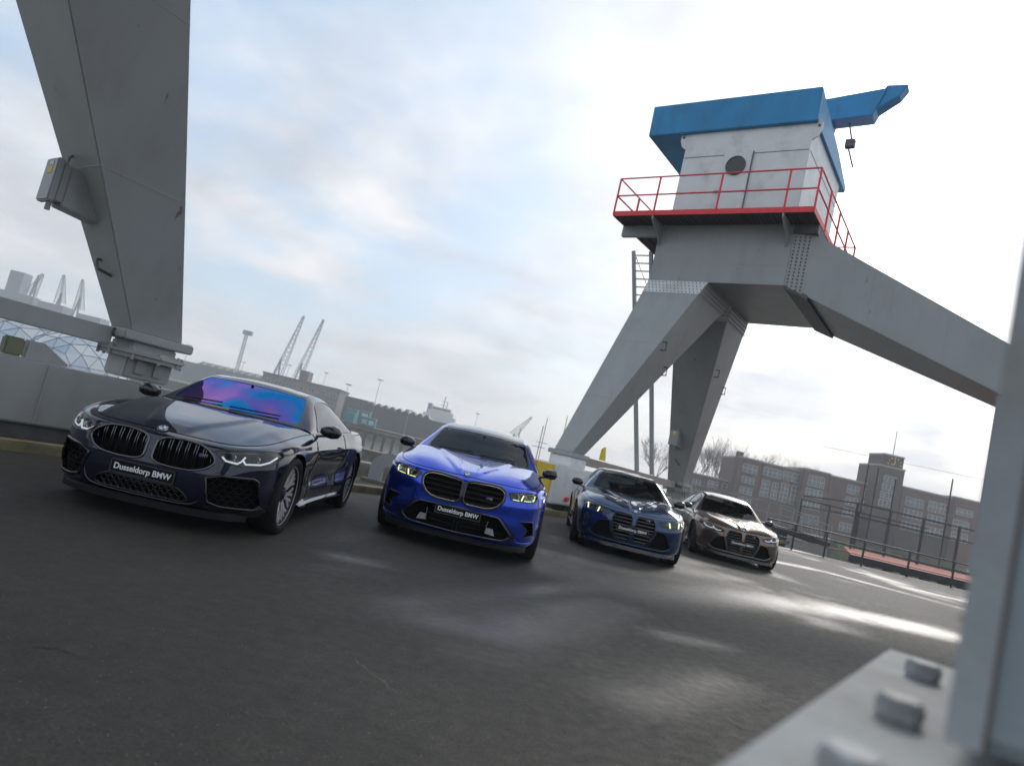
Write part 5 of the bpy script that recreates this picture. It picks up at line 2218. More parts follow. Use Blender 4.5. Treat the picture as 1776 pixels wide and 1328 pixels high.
# ---- sheds
DS = 238.
a, b_, c = on_y(*zp6(85, 203), DS), on_y(*zp6(257, 240), DS), on_y(*zp6(1130, 437), DS)
sh_ = empty('quay_shed', (a.x, DS, -.6), 0, 'long dark quay shed with a zigzag roof line and tall end block', 'shed')
MB().box(0, b_.x - a.x, 0, 30, 0, a.z + .6).build('tall_block', M_SHED, sh_)
W6 = (c.x - b_.x)
h0 = on_y(*zp6(300, 268), DS).z + .6
h1 = on_y(*zp6(735, 345), DS).z + .6
mb = MB()
n6 = 9
prof = [(b_.x - a.x + .05, 0)]
for i in range(n6):
    x0 = b_.x - a.x + .05 + W6 * .55 * i / n6
    x1 = b_.x - a.x + .05 + W6 * .55 * (i + 1) / n6
    prof += [(x0, h0 - .7), ((x0 + x1) / 2, h0 + .5)]
prof += [(x1, h0 - .7), (c.x - a.x, h0 - 2.2), (c.x - a.x, 0)]
mb.prism(prof[::-1], 1, .2, 30)
mb.build('shed_hall', M_SHED, sh_)
for i in range(n6):
    x0 = b_.x - a.x + .05 + W6 * .55 * (i + .5) / n6
    x1 = b_.x - a.x + .05 + W6 * .55 * (i + 1) / n6
    MB().add([(x0, .18, h0 + .55), (x1, .18, h0 - .65), (x1, .18, h0 - .1), (x0 + .6, .18, h0 + .7), (x0, 6, h0 + .55), (x1, 6, h0 - .65), (x1, 6, h0 - .1), (x0 + .6, 6, h0 + .7)],
             [(0, 1, 2, 3), (7, 6, 5, 4), (0, 4, 5, 1), (1, 5, 6, 2), (2, 6, 7, 3), (3, 7, 4, 0)]).build('roof_light', M_SHEDL, sh_)
# second shed further left
D2 = 330.


def zpL(X, Y):
    return 320 + X / 5.55, 530 + Y / 5.55


a, b_ = on_y(*zpL(100, 568), D2), on_y(*zpL(760, 690), D2)
s2 = empty('pale_shed', (a.x, D2, -.6), 0, 'long pale grey shed left of the grey office block', 'shed')
MB().box(-20, b_.x - a.x, 0, 30, 0, (a.z + b_.z) / 2 + .6).build('shed_hall', mat('pale_shed_cladding', (.16, .19, .21), .7, noise=.1, nscale=.2), s2)
for i in range(9):
    x = (b_.x - a.x) * (i + .5) / 9
    MB().prism([(x - 1.5, (a.z + b_.z) / 2 + .6), (x + 1.5, (a.z + b_.z) / 2 + .6), (x + 1.5, (a.z + b_.z) / 2 + 2.4)], 1, 1, 25).build('roof_light', M_SHEDL, s2)

# ---- grey office block
DO = 270.
a, b_ = on_y(*zpL(760, 645), DO), on_y(*zpL(1500, 815), DO)
ob = empty('office_block', (a.x, DO, -.6), 0, 'flat-roofed grey office block with square windows and a roof box', 'building')
HO = (a.z + b_.z) / 2 + .6
WO = b_.x - a.x
MB().box(0, WO, 0, 16, 0, HO).build('wall', M_OFFICE, ob)
MB().box(-.3, WO + .3, -.3, 16, HO, HO + .5).build('roof_edge', M_ROOFG, ob)
p0, p1 = on_y(*zpL(1100, 660), DO), on_y(*zpL(1180, 675), DO)
MB().box(p0.x - a.x, p1.x - a.x, 2, 8, HO + .5, HO + 4.6).build('roof_box', M_OFFICE, ob)
for r_ in range(3):
    for i in range(7):
        add_window(ob, (a.x, DO, -.6), (a.x + WO * (i + .5) / 7, DO - .1, HO - 2.6 - r_ * 3.3 - .6), 2.5, 1.7, 2, 1)

# ---- teal work cabins
DT = 208.
for i, (X, Y, w, h, wh) in enumerate(((100, 300, 80, 90, 0), (215, 322, 72, 50, 1), (228, 378, 60, 60, 1), (290, 392, 60, 55, 1), (165, 345, 45, 60, 0))):
    a = on_y(*zp6(X, Y), DT - i * .8)
    s = DT / FPX / 4.44
    cb_ = empty('work_cabin', (a.x, DT - i * 3.2, -.6), 0, ['tall teal container standing at the shed end', 'teal cabin with white window, higher of two beside the tall container', 'teal cabin with white window, lower in the row',
                                                          'teal cabin with white window at the end of the row', 'narrow teal box tucked against the tall container'][i], 'cabin')
    hh = max(2.6, a.z + .6)
    MB().box(0, w * s, 0, 3, 0, hh).build('cabin_shell', M_TEAL, cb_)
    MB().box(-.1, w * s + .1, -.1, 3.1, hh, hh + .15).build('cabin_roof', M_SHEDL, cb_)
    if wh:
        MB().box(w * s * .2, w * s * .85, -.06, 0, hh - 1.9, hh - .6).build('window', M_WFRAME, cb_)

# ---- ship superstructure behind the shed
DSH = 330.
a = on_y(*zp6(695, 330), DSH)
sp = empty('white_ship', (a.x, DSH, -3.4), 0, 'white ship superstructure with mast rising above the shed roof', 'ship')
zz = a.z + 3.4
mb = MB()
mb.box(-30, 45, 0, 16, 0, zz - 3)
mb.build('hull', M_SHIPB, sp)
for (x0, x1, z0, z1) in ((-1, 15, -3, .2), (1, 13.5, .2, 2.2), (2.5, 12, 2.2, 4.0)):
    MB().box(x0, x1, 2, 14, zz + z0, zz + z1).build('deckhouse', M_SHIPW, sp)
MB().box(3, 11.8, 1.9, 2, zz + 2.8, zz + 3.5).build('bridge_glass', M_WPANE, sp)
MB().box(.2, 2.2, 5, 11, zz + .2, zz + 5.2).build('funnel', M_STEELG, sp)
mb = MB()
mb.cyl((7.5, 8, zz + 4), (7.5, 8, zz + 10), .25, 6)
mb.cyl((9.2, 8, zz + 4), (9.2, 8, zz + 7.5), .2, 6)
mb.bar((6, 8, zz + 7.5), (9.4, 8, zz + 7.5), .2)
mb.bar((5.5, 8, zz + 5.6), (9.4, 8, zz + 5.6), .25)
mb.build('mast', M_STEELG, sp)
# white boats moored near the crane foot
DW = 95.
for i, (px, py, ln) in enumerate(((905, 790, 13), (948, 782, 9))):
    a = on_y(px, py, DW + i * 12)
    bt = empty('moored_boat', (a.x, DW + i * 12, -3.4), 0, ['long white moored boat with cabin windows seen past the blue saloon', 'shorter white boat with two tall masts by the crane bogie'][i], 'boat')
    mb = MB()
    mb.prism([(-ln / 2, 1.2), (-ln / 2 + .6, -.3), (ln / 2 - 1.6, -.3), (ln / 2, 1.5)], 1, -1.6, 1.6)
    mb.build('hull', M_SHIPW, bt)
    MB().box(-ln * .32, ln * .25, -1.3, 1.3, 1.25, 3.1 + i).build('deckhouse', M_SHIPW, bt, bevel=.1)
    for k in range(6):
        x = -ln * .28 + k * ln * .09
        MB().box(x, x + ln * .055, -1.34, -1.3, 2.1 + i, 2.8 + i).build('window', M_WPANE, bt)
    for k, x in enumerate((-1., 2.)):
        mb = MB()
        mb.cyl((x, 0, 3), (x, 0, 8.5 + i * 3 + k), .07, 6)
        mb.bar((x - .9, 0, 6.5 + i), (x + .9, 0, 6.5 + i), .08)
        mb.build('mast', M_STEELG, bt)


# ---- lamp posts and thin masts
def mast(px0, py0, px1, py1, d, label, head=True, r=.12, name='lamp_post'):
    t_ = on_y(px0, py0, d)
    bz = -.6
    root = empty(name, (t_.x, d, bz), 0, label, 'lamp post' if head else 'mast', 'slim posts along the far quay')
    H = t_.z - bz
    MB().tube([(0, 0, 0), (0, 0, H)], [r, r * .6], 6).build('post', M_STEELG, root)
    if head:
        MB().box(-1.0, 1.0, -.15, .15, H, H + .3).build('lamp_head', M_STEELG, root)


LP = [(zp6(110, 122), 235, 'twin lamp post at the end of the dark shed'), (zp6(355, 87), 233, 'tall lamp post in front of the zigzag roofed shed'), (zp6(575, 322), 190, 'pale lamp post below the middle of the dark shed'),
      (zp6(1105, 347), 300, 'lamp post past the low end of the dark shed'), (zpL(570, 548), 320, 'lamp post behind the pale grey shed'), (zpL(1010, 575), 300, 'lamp post behind the grey office block'),
      (zpL(1365, 650), 300, 'thin post behind the right half of the office block'), (zpL(1580, 765), 235, 'lamp post between office block and dark shed'), (zpL(45, 385), 260, 'lamp post beside the leaning crane leg')]
for (p, d, lb) in LP:
    mast(p[0], p[1], 0, 0, d, lb)


# ---- far harbour cranes with lattice booms
def lattice(mb, p, q, w0, w1, n, th):
    p, q = Vector(p), Vector(q)
    d = (q - p).normalized()
    s = Vector((0, 1, 0))
    t_ = d.cross(s).normalized()
    prev = None
    for i in range(n + 1):
        f = i / n
        c = p.lerp(q, f)
        w = w0 + (w1 - w0) * f
        ring = [c + t_ * w / 2 + s * w / 2, c - t_ * w / 2 + s * w / 2, c - t_ * w / 2 - s * w / 2, c + t_ * w / 2 - s * w / 2]
        if prev:
            for k in range(4):
                mb.bar(prev[k], ring[k], th)
                mb.bar(prev[k], ring[(k + 1) % 4], th * .6)
        prev = ring


def far_crane(tip, base, knee, d, label):
    T_, B_, K_ = on_y(*tip, d), on_y(*base, d), on_y(*knee, d)
    root = empty('harbour_crane', (B_.x, d, -.6), 0, label, 'crane', 'lattice boom cranes on the far quay')
    L_ = lambda p: (p.x - B_.x, 0, p.z + .6)
    mb = MB()
    lattice(mb, L_(B_), L_(T_), 4.6, .9, 14, .30)
    mb.build('boom', M_FARCR, root)
    mb = MB()
    k = L_(K_)
    mb.bar((k[0], 0, k[2]), (k[0] - 5, 0, 0), .8)
    mb.bar((k[0], 0, k[2]), (k[0] + 3, 0, 0), .8)
    mb.bar((k[0], 0, k[2]), (L_(T_)[0], 0, L_(T_)[2]), .18)
    mb.build('a_frame', M_FARCR, root)
    MB().box(k[0] - 6, k[0] + 8, -3, 5, max(2, k[2] * .2), max(8, k[2] * .45)).build('machine_house', M_FARCR, root)
    return root


far_crane(zpL(1150, 100), zpL(900, 660), zpL(930, 510), 430, 'slanting lattice boom crane, left of the pair behind the office block')
far_crane(zpL(1340, 135), zpL(1085, 700), zpL(1130, 555), 430, 'slanting lattice boom crane, right of the pair behind the office block')
far_crane(zp6(1520, 370), zp6(1370, 510), zp6(1385, 500), 420, 'low slanting crane boom beyond the blue saloon roof')
t_ = on_y(*zpL(600, 272), 400)
vm = empty('tall_mast_crane', (t_.x, 400, -.6), 0, 'thin upright lattice mast standing behind the pale shed', 'mast')
mb = MB()
lattice(mb, (0, 0, 0), (0, 0, t_.z), 1.6, 1.3, 22, .22)
mb.build('lattice_mast', M_FARCR, vm)
MB().box(-2, 3, -1.5, 1.5, t_.z, t_.z + 2.5).build('mast_head', M_FARCR, vm)


# ---- hazy ships and cranes beyond the leaning crane leg
def zp5(X, Y):
    return X / 3.494, 400 + Y / 3.494


D5 = 420.
for i, (X0, Y0, X1, Y1, lb) in enumerate(((-60, 335, 205, 400, 'hazy dark ship with tall funnel block seen left of the crane leg'), (205, 402, 400, 470, 'hazy pale ship between funnel ship and crane leg'),
                                         (440, 472, 625, 550, 'hazy pale barge just left of the crane leg'))):
    a, b_ = on_y(*zp5(X0, Y0), D5), on_y(*zp5(X1, Y1), D5)
    so = empty('hazy_ship', (a.x, D5, -3.4), 0, lb, 'ship')
    h = (a.z + b_.z) / 2 + 3.4
    w = b_.x - a.x
    MB().prism([(0, 0), (w, 0), (w * 1.03, h * .55), (-w * .04, h * .6)], 1, 0, 14).build('hull', M_SHIPB if i == 0 else M_FARCR, so)
    MB().box(w * .1, w * .85, 2, 12, h * .55, h).build('deckhouse', M_FARCR, so)
    if i == 0:
        c0, c1 = on_y(*zp5(45, 228), D5), on_y(*zp5(130, 245), D5)
        MB().box(c0.x - a.x, c1.x - a.x, 3, 11, h * .6, c0.z + 3.4).build('funnel', M_FARCR, so)
for (tip, base, knee, lb) in ((zp5(262, 262), zp5(185, 385), zp5(235, 270), 'hazy crane with a hooked head above the ships'), (zp5(388, 268), zp5(362, 440), zp5(375, 380), 'hazy upright crane boom above the pale ship'),
                              (zp5(502, 296), zp5(476, 480), zp5(490, 400), 'hazy thin crane boom near the leaning crane leg')):
    far_crane(tip, base, knee, 425, lb)

# ---- floating pavilion: three faceted foil domes
for i, (px, py, r_, d) in enumerate(((150, 575, 6.2, 84), (70, 548, 7.6, 90), (-30, 540, 8.5, 92))):
    t_ = on_y(px, py, d)
    dm = empty('pavilion_dome', (t_.x, d, -3.4), 0, ['smallest faceted silver dome, next to the crane foot', 'middle faceted silver dome behind the crane wall', 'largest faceted silver dome behind the crane wall'][i], 'dome')
    h = t_.z + 3.4
    bm = bmesh.new()
    bmesh.ops.create_icosphere(bm, subdivisions=3, radius=1.)
    dl = [v for v in bm.verts if v.co.z < -.25]
    bmesh.ops.delete(bm, geom=dl, context='VERTS')
    me = bpy.data.meshes.new('foil_skin')
    for v in bm.verts:
        v.co = Vector((v.co.x * r_, v.co.y * r_, v.co.z * h * .8 + h * .2))
    bm.to_mesh(me)
    me.materials.append(M_ETFE)
    bs = MB()
    for e in bm.edges:
        if e.verts[0].index % 2 or e.verts[1].index % 2:
            bs.bar(e.verts[0].co * 1.004, e.verts[1].co * 1.004, .05)
    link('foil_skin', me, dm)
    bs.build('dome_ribs', M_STEELG, dm)
    bm.free()
    MB().lathe([(0, 0), (r_ * 1.12, 0), (r_ * 1.12, .8), (0, .8)], 24, 2).build('float', M_CONC, dm)

# ---- railing along the far end of the quay
rp = [on_z(1300, 933, 0), on_z(1355, 947, 0), on_z(1425, 965, 0), on_z(1492, 981, 0), on_z(1572, 1000, 0), on_z(1655, 1020, 0), on_z(1740, 1040, 0), on_z(1830, 1062, 0)]
RY = 29.45
qr = empty('quay_railing', (rp[0].x, RY, 0), 0, 'dark steel quay railing along the water behind the bronze saloon', 'railing')
xs = [p.x - rp[0].x for p in rp]
pmsh = MB().box(-.03, .03, -.03, .03, 0, 1.09).mesh('post', M_DARKST)
for x in xs:
    link('post', pmsh, qr, (x, 0, 0))
for zz in (.45, .78, 1.09):
    MB().cyl((xs[0], 0, zz), (xs[-1], 0, zz), .028 if zz > 1 else .018, 8).build('rail_bar', M_DARKST, qr, smooth=1.)

# ---- floating sports deck with its cage
dk = empty('sports_deck', (14, 30.8, 0), 0, 'orange floating sports deck on stub piles beyond the quay railing', 'deck')
MB().hexa([(2.6, 0, .12), (30, 0, .12), (30, 16, .12), (10.6, 16, .12), (2.6, 0, .34), (30, 0, .34), (30, 16, .34), (10.6, 16, .34)]).build('deck_slab', M_DECKO, dk)
MB().box(2.5, 30, -.12, 0, .05, .36).build('deck_edge', M_DARKST, dk)
stub = MB().box(-.16, .16, -.1, .2, -4, .11).mesh('stub_pile', M_CONC)
for i in range(18):
    link('stub_pile', stub, dk, (2.7 + i * .85, .05, 0))
cg = empty('sports_cage', (16, 44, .34), 0, 'tall dark steel sports cage with clear walls on the orange deck', 'cage')
base = [on_z(*zp4(965, 690), .34), on_z(*zp4(1155, 740), .34), on_z(*zp4(1345, 785), .34), on_z(*zp4(1550, 830), .34)]
YC = 44.
bx = [on_y(*zp4(968, 690), YC).x, on_y(*zp4(1157, 740), YC).x, on_y(*zp4(1347, 785), YC).x, on_y(*zp4(1552, 830), YC).x]
HC_ = on_y(*zp4(1030, 440), YC).z - .34
for i, x in enumerate(bx):
    MB().box(x - 16 - .06, x - 16 + .06, -.06, .06, 0, HC_ + (.0)).build('cage_post', M_DARKST, cg)
    MB().box(x - 16 - .05, x - 16 + .05, 7.9, 8.0, 0, HC_ * .9).build('cage_post', M_DARKST, cg)
for zz in (HC_, HC_ * .72, .15):
    MB().box(bx[0] - 16, bx[-1] - 16 + 3, -.045, .045, zz - .05, zz + .05).build('cage_beam', M_DARKST, cg)
    MB().box(bx[0] - 16 - .045, bx[0] - 16 + .045, .07, 7.9, zz - .05, zz + .05).build('cage_beam', M_DARKST, cg)
MB().box(bx[0] - 16, bx[-1] - 16 + 3, 7.9, 7.98, HC_ * .9 - .05, HC_ * .9 + .05).build('cage_beam', M_DARKST, cg)
for i in range(3):
    MB().box(bx[i] - 16 + .08, bx[i + 1] - 16 - .08, -.01, .01, .22, HC_ * .70).build('glass_wall', glass_mat('cage_glass', (.86, .89, .9), .0, ior=1.15), cg)
for (X, Y) in ((1075, 212), (1132, 235), (1555, 297), (1230, 300)):
    p = on_y(*zp4(X, Y), YC + 2)
    MB().cyl((p.x - 16, 2, 0), (p.x - 16, 2, p.z - .34), .045, 6).build('net_pole', M_DARKST, cg)
p, q = on_y(*zp4(1285, 252), YC + 2), on_y(*zp4(1730, 325), YC + 2)
MB().cyl((p.x - 16 - 6, 2, p.z), (q.x - 16 + 2, 2, q.z), .012, 4).build('net_rope', M_DARKST, cg)

# ---- landing stage and gangway
YG = 36.
g0, g1 = on_y(*zp4(370, 520), YG), on_y(*zp4(640, 560), YG)
gw = empty('landing_stage', (g0.x, YG, g0.z), 0, 'dark landing stage with railing and sloping gangway down to the deck', 'gangway')
wx = g1.x - g0.x
MB().box(-3, wx, 0, 1.8, -.22, 0).build('stage_floor', M_DARKST, gw)
MB().box(-2.9, -2.6, .2, 1.6, -5, -.22).build('stage_leg', M_DARKST, gw)
MB().box(wx - .4, wx - .1, .2, 1.6, -5, -.22).build('stage_leg', M_DARKST, gw)
for x in np.linspace(-2.9, wx - .05, 5):
    for y in (.03, 1.77):
        MB().box(x - .03, x + .03, y - .03, y + .03, 0, 1.1).build('rail_post', M_STEELG, gw)
for zz in (.55, 1.1):
    for y in (.03, 1.77):
        MB().cyl((-2.9, y, zz), (wx - .05, y, zz), .025, 6).build('rail_bar', M_STEELG, gw)
g2 = on_y(*zp4(850, 680), YG)
ex, ez = g2.x - g0.x, g2.z - g0.z
for y in (.05, 1.6):
    MB().bar((wx, y, -.1), (ex, y, ez), .08, .3).build('gangway_beam', M_DARKST, gw)
    MB().bar((wx, y, 1.0), (ex, y, ez + 1.0), .05).build('gangway_rail', M_STEELG, gw)
    for t_ in np.linspace(0, 1, 5):
        p = Vector((wx, y, -.1)).lerp(Vector((ex, y, ez)), t_)
        MB().bar(p, p + Vector((0, 0, 1.1)), .04).build('gangway_post', M_STEELG, gw)
MB().hexa([(wx, .1, -.15), (ex, .1, ez - .05), (ex, 1.6, ez - .05), (wx, 1.6, -.15), (wx, .1, -.1), (ex, .1, ez), (ex, 1.6, ez), (wx, 1.6, -.1)]).build('gangway_floor', M_DARKST, gw)

# ---- haze
hz = MB()
hz.box(-900, 900, -60, 700, -5.5, 75)
m = bpy.data.materials.new('haze')
m.use_nodes = True
t = m.node_tree
t.nodes.clear()
pv = t.nodes.new('ShaderNodeVolumePrincipled')
pv.inputs['Color'].default_value = (.93, .95, .98, 1)
pv.inputs['Density'].default_value = .0009
pv.inputs['Anisotropy'].default_value = .2
o = t.nodes.new('ShaderNodeOutputMaterial')
t.links.new(pv.outputs[0], o.inputs['Volume'])
tag(hz.build('haze', m), kind='stuff')
# ------------------------------------------------------------------ the four cars
def crease(q, pts, w, h, y0=0.):
    """soft ridge of height h and half width w along a polyline in plan (x, |y|)"""
    a = np.column_stack([q[:, 0], np.abs(q[:, 1])])
    P_ = np.array(pts, float)
    d = seg_dist(a, P_[:-1], P_[1:])
    return h * np.exp(-(d / w) ** 2)


def step_y(q, pts, w, h):
    """plateau inside a line y = f(x)"""
    P_ = np.array(pts, float)[::-1]
    yl = np.interp(q[:, 0], P_[:, 0], P_[:, 1])
    ends = np.clip((q[:, 0] - P_[0, 0]) / .25, 0, 1) * np.clip((P_[-1, 0] - q[:, 0]) / .12 + .2, 0, 1)
    return h * ends / (1 + np.exp((np.abs(q[:, 1]) - yl) / w))


CAR1 = dict(
    name='coupe_car', pos=(-2.679, 5.484), yaw=-89.0, W=.953, L=4.867, xf=-.88, xr=-3.707, R=.355, track=.945,
    label='glossy black-blue coupe with violet-blue windscreen beside the leaning grey crane leg',
    paint=paint('paint_midnight', (.003, .007, .027), .45, .22), skirt_m=None,
    rows=[([.10, .09, .07, .05, .06, .06, .06, .07, .10], [.17, .17, .18, .20, .19, .19, .20, .22, .24]),
          ([.03, .03, .025, .01, .03, .03, .02, .03, .04], [.23, .23, .24, .27, .25, .25, .27, .30, .32]),
          ([.0, .0, .0, -.005, .02, .02, -.005, .0, .0], [.34, .34, .36, .40, .36, .36, .40, .45, .45]),
          ([.0, .0, .0, -.012, .045, .045, -.012, .0, .0], [.47, .48, .50, .55, .48, .50, .55, .60, .60]),
          ([.012, .012, .0, -.005, .015, .012, -.008, .0, .0], [.57, .58, .60, .66, .63, .65, .68, .72, .72]),
          ([.03, .025, .02, .015, .0, .0, .005, .02, .03], [.655, .66, .69, .75, .77, .79, .80, .82, .85]),
          ([.06, .05, .06, .065, .045, .045, .05, .06, .06], [.705, .71, .75, .825, .865, .885, .895, .93, .95])],
    top=[(-.13, 0, .738), (-.14, .27, .738), (-.18, .47, .738), (-.28, .62, .75), (-.46, .73, .782), (-.68, .78, .82), (-.88, .80, .855), (-1.3, .805, .90), (-1.75, .82, .93),
         (-2.44, .83, .945), (-3.1, .85, .955), (-3.71, .87, .965), (-4.2, .82, .975), (-4.55, .68, .99), (-4.7, .42, 1.0), (-4.74, 0, 1.0)],
    open=dict(kidney=[(.032, .57), (.034, .66), (.09, .695), (.22, .708), (.35, .70), (.43, .672), (.485, .625), (.505, .575), (.45, .52), (.36, .487), (.22, .48), (.09, .488), (.035, .515)],
              lamp=[(.47, .672), (.57, .597), (.68, .590), (.81, .612), (.875, .66), (.895, .715), (.868, .748), (.80, .745), (.64, .712)],
              outer=[(.47, .455), (.58, .490), (.78, .505), (.812, .48), (.845, .29), (.82, .245), (.60, .245), (.515, .27)],
              low=[(0, .335), (.28, .335), (.345, .30), (.375, .255), (.34, .235), (0, .232)]),
    round=dict(kidney=.18, lamp=.09, outer=.07), centre=['low'],
    kidney=dict(depth=.10, frame=.0095, frame_m=M_DARKCHROME, foff=.004, bars='v', bar_m=M_DARKCHROME),
    lamp=dict(drl_m=M_DRLGLOW, chrome=[(.50, .672), (.64, .692), (.80, .722), (.86, .722)],
              drl=[([(.53, .640), (.565, .612), (.645, .606), (.668, .628), (.683, .668)], .0075), ([(.676, .640), (.70, .612), (.79, .626), (.835, .655), (.86, .70)], .0075)],
              proj=[(.60, .648, .026), (.755, .662, .026)]),
    intakes=[dict(key='outer', depth=.14, hex=.062, mdep=.075, rim=.011, rim_m=M_BLACK, mesh_m=M_MATT),
             dict(key='low', depth=.10, hex=.055, mdep=.02, rim=.005, rim_m=M_BLACK, mesh_m=M_DARKCHROME)],
    panels=[dict(name='corner_blade', o=[(.50, .235), (.76, .232), (.86, .262), (.885, .225), (.79, .165), (.54, .17)], off=.012, m=M_BLACK)],
    lines=[([(0, .213), (.25, .213), (.40, .222), (.455, .26), (.475, .32)], .0045, M_DARKCHROME, 'bumper_trim')],
    splitter=dict(u1=3.9, v=.35, out=.03, z1=.175, z0=.135, m=M_MATT),
    hood=[(-.13, .738), (-.25, .79), (-.45, .838), (-.75, .888), (-1.05, .935), (-1.32, .972)], uA=7.68,
    cowl=[(-1.32, 0, .972), (-1.37, .35, .968), (-1.48, .60, .952), (-1.60, .79, .922)],
    bulge=lambda q: step_y(q, [(-.15, .16), (-.6, .30), (-1.3, .46)], .012, .020) + crease(q, [(-.3, .58), (-.8, .64), (-1.5, .70)], .06, .006),
    house=[((-1.28, .975), (-1.60, .715, .955), (-1.60, .812, .922)), ((-1.62, 1.14), (-1.86, .65, 1.12), (-1.83, .825, .935)), ((-2.0, 1.305), (-2.14, .585, 1.262), (-2.14, .83, .94)),
           ((-2.35, 1.345), (-2.45, .57, 1.30), (-2.5, .835, .945)), ((-2.8, 1.34), (-2.85, .56, 1.29), (-2.9, .845, .952)), ((-3.25, 1.29), (-3.3, .55, 1.225), (-3.3, .855, .96)),
           ((-3.75, 1.175), (-3.7, .55, 1.12), (-3.65, .86, .967)), ((-4.2, 1.035), (-4.1, .56, 1.01), (-4.05, .83, .975))],
    glass=dict(ws=(.04, 1.97), side=[[(3.35, 1.75), (3.22, 2.3), (3.22, 4.6), (3.5, 5.5), (4.6, 5.9), (4.85, 5.4), (4.85, 1.0), (4.5, .95)]], rw=(5.15, 6.85), roof=(2.03, 4.9)),
    ws_m=M_GLASSF, uC=12.2, gaps=[[(-1.62, .93), (-1.63, .7), (-1.60, .45), (-1.55, .27)], [(-3.0, .95), (-3.02, .7), (-2.95, .42), (-2.8, .26)]], handles=[(-2.75, .80)],
    mirror=(-1.74, 0, .985), plate=(.006, .40), emblem=(-.128, .752, 1.1), badge=(.40, .62, 'M8'), dash=(.93, -1.55), seatx=-2.30, belt=.94, spokes=7)
CAR1['skirt_m'] = CAR1['paint']

